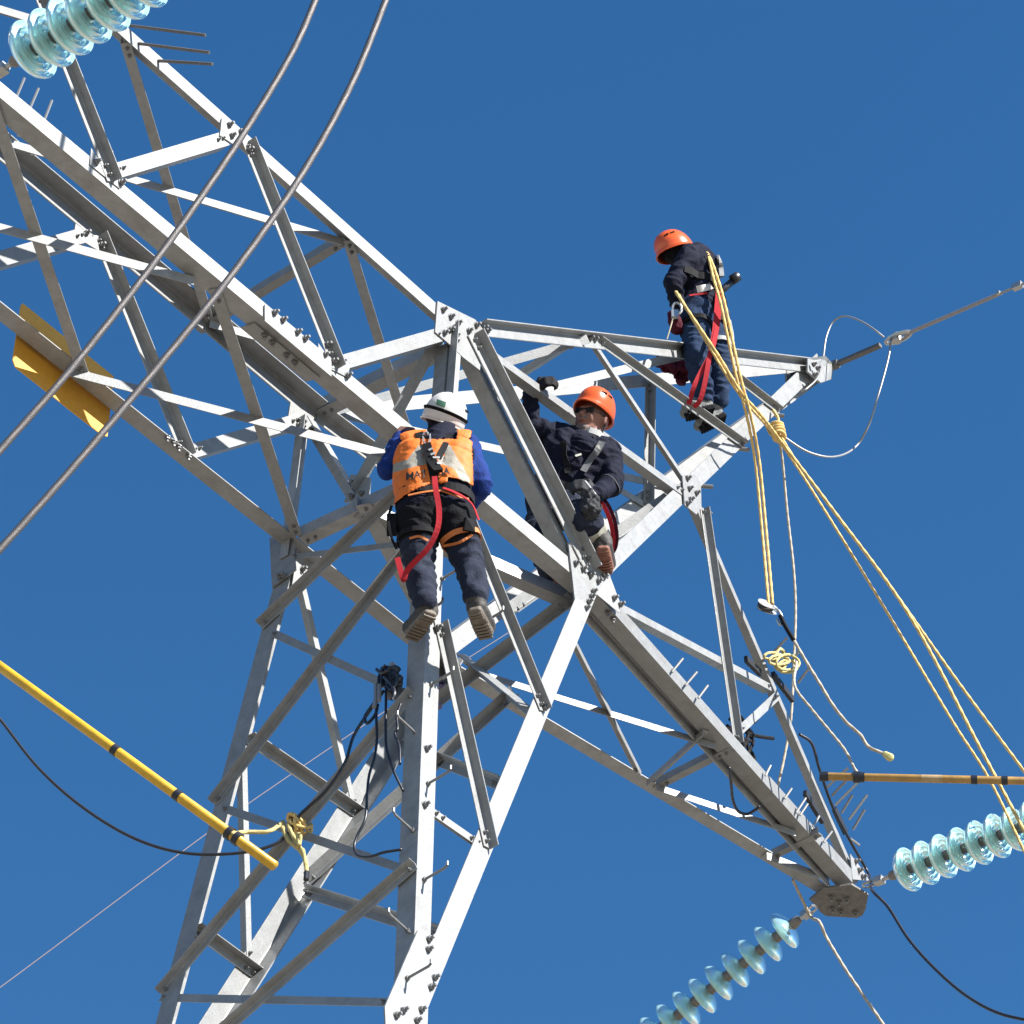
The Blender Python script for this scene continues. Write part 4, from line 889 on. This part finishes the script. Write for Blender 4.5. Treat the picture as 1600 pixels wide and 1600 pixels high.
# pulley
pc = deep(1196,948,2.6); pb = thing('pulley_block', 'metal pulley block hanging at the end of the paired yellow ropes', 'pulley', pc)
pa = (RT_*.8-Z*.2+FH*.3).normalized(); px_, py_ = frame(pa)
m = MB().add(*lathe([(.05,-.012),(.036,-.006),(.036,.006),(.05,.012)], pc, UP*.85-FW*.4+RT_*.15, 20)); m.build('sheave', DARKM, pb)
for s in (-1, 1): 
    nn = (UP*.85-FW*.4+RT_*.15).normalized(); q = pc+nn*s*.018; v, f = prism([q+pa*x+pa.cross(nn)*y for x, y in [(.066*math.cos(q)+.012, .042*math.sin(q)*(1-.25*math.cos(q))) for q in np.linspace(0, 2*math.pi, 20, endpoint=False)]], nn, .005); build('side_plate', v, f, BRIGHTM, pb)
hk = [deep(1208,950,2.6), deep(1217,955,2.6), deep(1222,966,2.6), deep(1219,976,2.6), deep(1214,968,2.6)]; build('hook', *tube(spline(hk), .009, 8), BRIGHTM, pb)
line('tail_rope', 'pale rope tail from the pulley hook trailing to a frayed end at right', 'rope', [deep(1220,964,2.6), deep(1228,980,2.6), deep(1240,1000,2.6), deep(1262,1038,2.6), deep(1282,1070,2.6), deep(1300,1100,2.6), deep(1322,1128,2.62), deep(1344,1148,2.62), deep(1356,1166,2.62), deep(1372,1174,2.62), deep(1386,1180,2.62)], .011, ROPE_W)
tl = bpy.data.objects['tail_rope']
build('frayed_end', *capsule(deep(1384,1179,2.62), deep(1390,1183,2.62), .020, .026, 10), ROPEL, tl); build('whipping', *tube(spline([deep(1219,962,2.59), deep(1228,980,2.59), deep(1240,1000,2.59)]), .0145, 8), BLACKN, tl)
rc = thing('rope_coil', 'lemon coloured rope coil tied where the hanger meets the brace', 'rope', af(1212,1040))
for k, (cu, cv, ru, rv) in enumerate(((1212,1030,11,14),(1222,1044,15,10),(1209,1034,9,16),(1196,1029,14,5),(1204,1036,16,7),(1216,1040,18,12))):
    build('rope_turn', *rope_tube([af(cu+ru*math.cos(t), cv+rv*math.sin(t), .03+.007*k+.006*math.sin(t*2)) for t in np.linspace(0, 2*math.pi, 22, endpoint=False)], .0085, closed=True), ROPE_L, rc, smooth=True)
line('tie_rope', 'pale rope from the coil on the hanger to the brown pole\'s end', 'rope', [af(1222,1042,.1), deep(1242,1072,2.85), deep(1268,1108,2.8), deep(1296,1142,2.75), deep(1320,1172,2.7), deep(1336,1202,2.66), deep(1345,1212,2.65)], .0095, ROPE_W)
line('rope_end', 'grey brown rope falling from the crossarm tip plate out of frame', 'rope', [on('G',1238,1366,.04), on('G',1252,1392,.06), on('G',1266,1416,.08), deep(1280,1440,3.45), deep(1292,1466,3.45), deep(1322,1516,3.4), deep(1352,1560,3.35), deep(1395,1625,3.3), deep(1450,1730,3.2), deep(1490,1850,3.1)], .0105, ROPE_W)
# ------------------------------------------------------------------ hot sticks
def stick(label, a, b, r, material, bands, fittings=True):
    root = thing('hot_stick', label, 'pole', a); d = (b-a).normalized(); x, y = frame(d)
    build('pole', *lathe([(r*.9,0),(r,.004),(r,(b-a).length-.004),(r*.9,(b-a).length)], a, d, 18), material, root, smooth=True)
    for t, w, rr in bands: build('band', *lathe([(r,t-w/2),(r*rr,t-w/2),(r*rr,t+w/2),(r,t+w/2)], a, d, 18), BLACK, root)
    return root, a, d
d0 = -.18
s0, s1 = deep(430,1354,d0), deep(-60,998,d0-.1); Ls = (s1-s0).length
def tpar(a, d, u): return min(np.linspace(0, 6, 1200), key=lambda t: (pxl(a+d*t)[0]-u)**2)
dd = (s1-s0).normalized()
hs1, _, _ = stick('bright yellow hot stick slanting in from the left edge, tied to the fork', s0, s1, .026, STICK, [(tpar(s0,dd,180),.035,1.12), (tpar(s0,dd,278),.035,1.12), (tpar(s0,dd,358),.03,1.35), (tpar(s0,dd,370),.03,1.35)])
t0, t1 = deep(1282,1213,2.62), deep(1680,1222,2.5); dd2 = (t1-t0).normalized()
stick('brown fibreglass pole lying level at the right edge beneath the ropes', t0, t1, .0235, STICKB, [(.02,.05,1.25), (tpar(t0,dd2,1339),.04,1.5), (tpar(t0,dd2,1347),.03,1.3), (tpar(t0,dd2,1522),.035,1.15), (tpar(t0,dd2,1570),.035,1.15)])
build('label', *lathe([(.0238,tpar(t0,dd2,1440)),(.0242,tpar(t0,dd2,1440)),(.0242,tpar(t0,dd2,1472)),(.0238,tpar(t0,dd2,1472))], t0, dd2, 18), mat('worn_label', (.52,.36,.17), .6, 0, .25, 30), bpy.data.objects['hot_stick.001'])
tr = thing('tie_rope', 'lemon rope tying the yellow hot stick to the fork brace', 'rope', fl(460,1298))
for a in ([deep(362,1303,d0-.04), deep(385,1300,-.1), deep(420,1299,-.06), fl(457,1297,.07)], [fl(457,1297,.07), fl(461,1312,.09), fl(472,1332,.1), fl(488,1346,.1), fl(497,1360,.1), fl(500,1382,.1)], [fl(464,1300,.07), fl(476,1320,.1), fl(489,1342,.1), fl(496,1350,.11), fl(499,1372,.1)], [fl(488,1346,.11), fl(494,1330,.12), fl(490,1326,.12), fl(492,1343,.12)]):
    build('rope_strand', *rope_tube(spline(a), .0105), ROPE_L, tr, smooth=True)
for k in range(5): build('rope_turn', *rope_tube([fl(472+9*math.cos(t)+k*2-4, 1298+10*math.sin(t)-k*1.5, .03+.05*math.cos(t+k)) for t in np.linspace(0, 2*math.pi, 14, endpoint=False)], .0085, closed=True), ROPE_Y, tr, smooth=True)
build('taped_end', *tube([fl(500,1381,.1), fl(499,1393,.1)], .014, 8), BLACK, tr)
# ------------------------------------------------------------------ sign plate on the far chord
sq = [yy(u, v, D+.03) for u, v in ((36,474),(178,588),(176,606),(168,682),(160,680),(24,573),(20,562),(33,477))]
tag(recalc(build('warning_sign', *prism(sq, Vector((0,1,0)), .006), SIGNY)), 'plain yellow sign plate bolted to the lower rear chord at left', 'sign')
# cloth bag hanging on the peak
tag(lump('cloth_bag', [(deep(1030,566,2.66), deep(1086,576,2.60), .034, .056), (deep(1060,578,2.62), deep(1064,592,2.62), .05, .035), (deep(1042,570,2.64), deep(1075,582,2.62), .045, .05), (deep(1066,590,2.62), deep(1070,600,2.62), .03, .015)], MAROON, None, .035, .009, 4, 18), 'dark maroon cloth bag slung over the peak chord behind the bowed worker', 'bag')
rag = tag(lump('cloth_rag', [(on('FR',676,1050,-.05), on('FR',690,1085,-.05), .035, .05), (on('FR',690,1085,-.05), on('FR',676,1112,-.05), .03, .03), (on('FR',672,1120,-.05), on('FR',692,1112,-.05), .028, .02)], mat('mauve_cloth', (.20,.16,.26), .9, 0, .25, 30), None, .03, .009, 6, 20), 'mauve cloth rag caught behind the fork leg', 'rag')
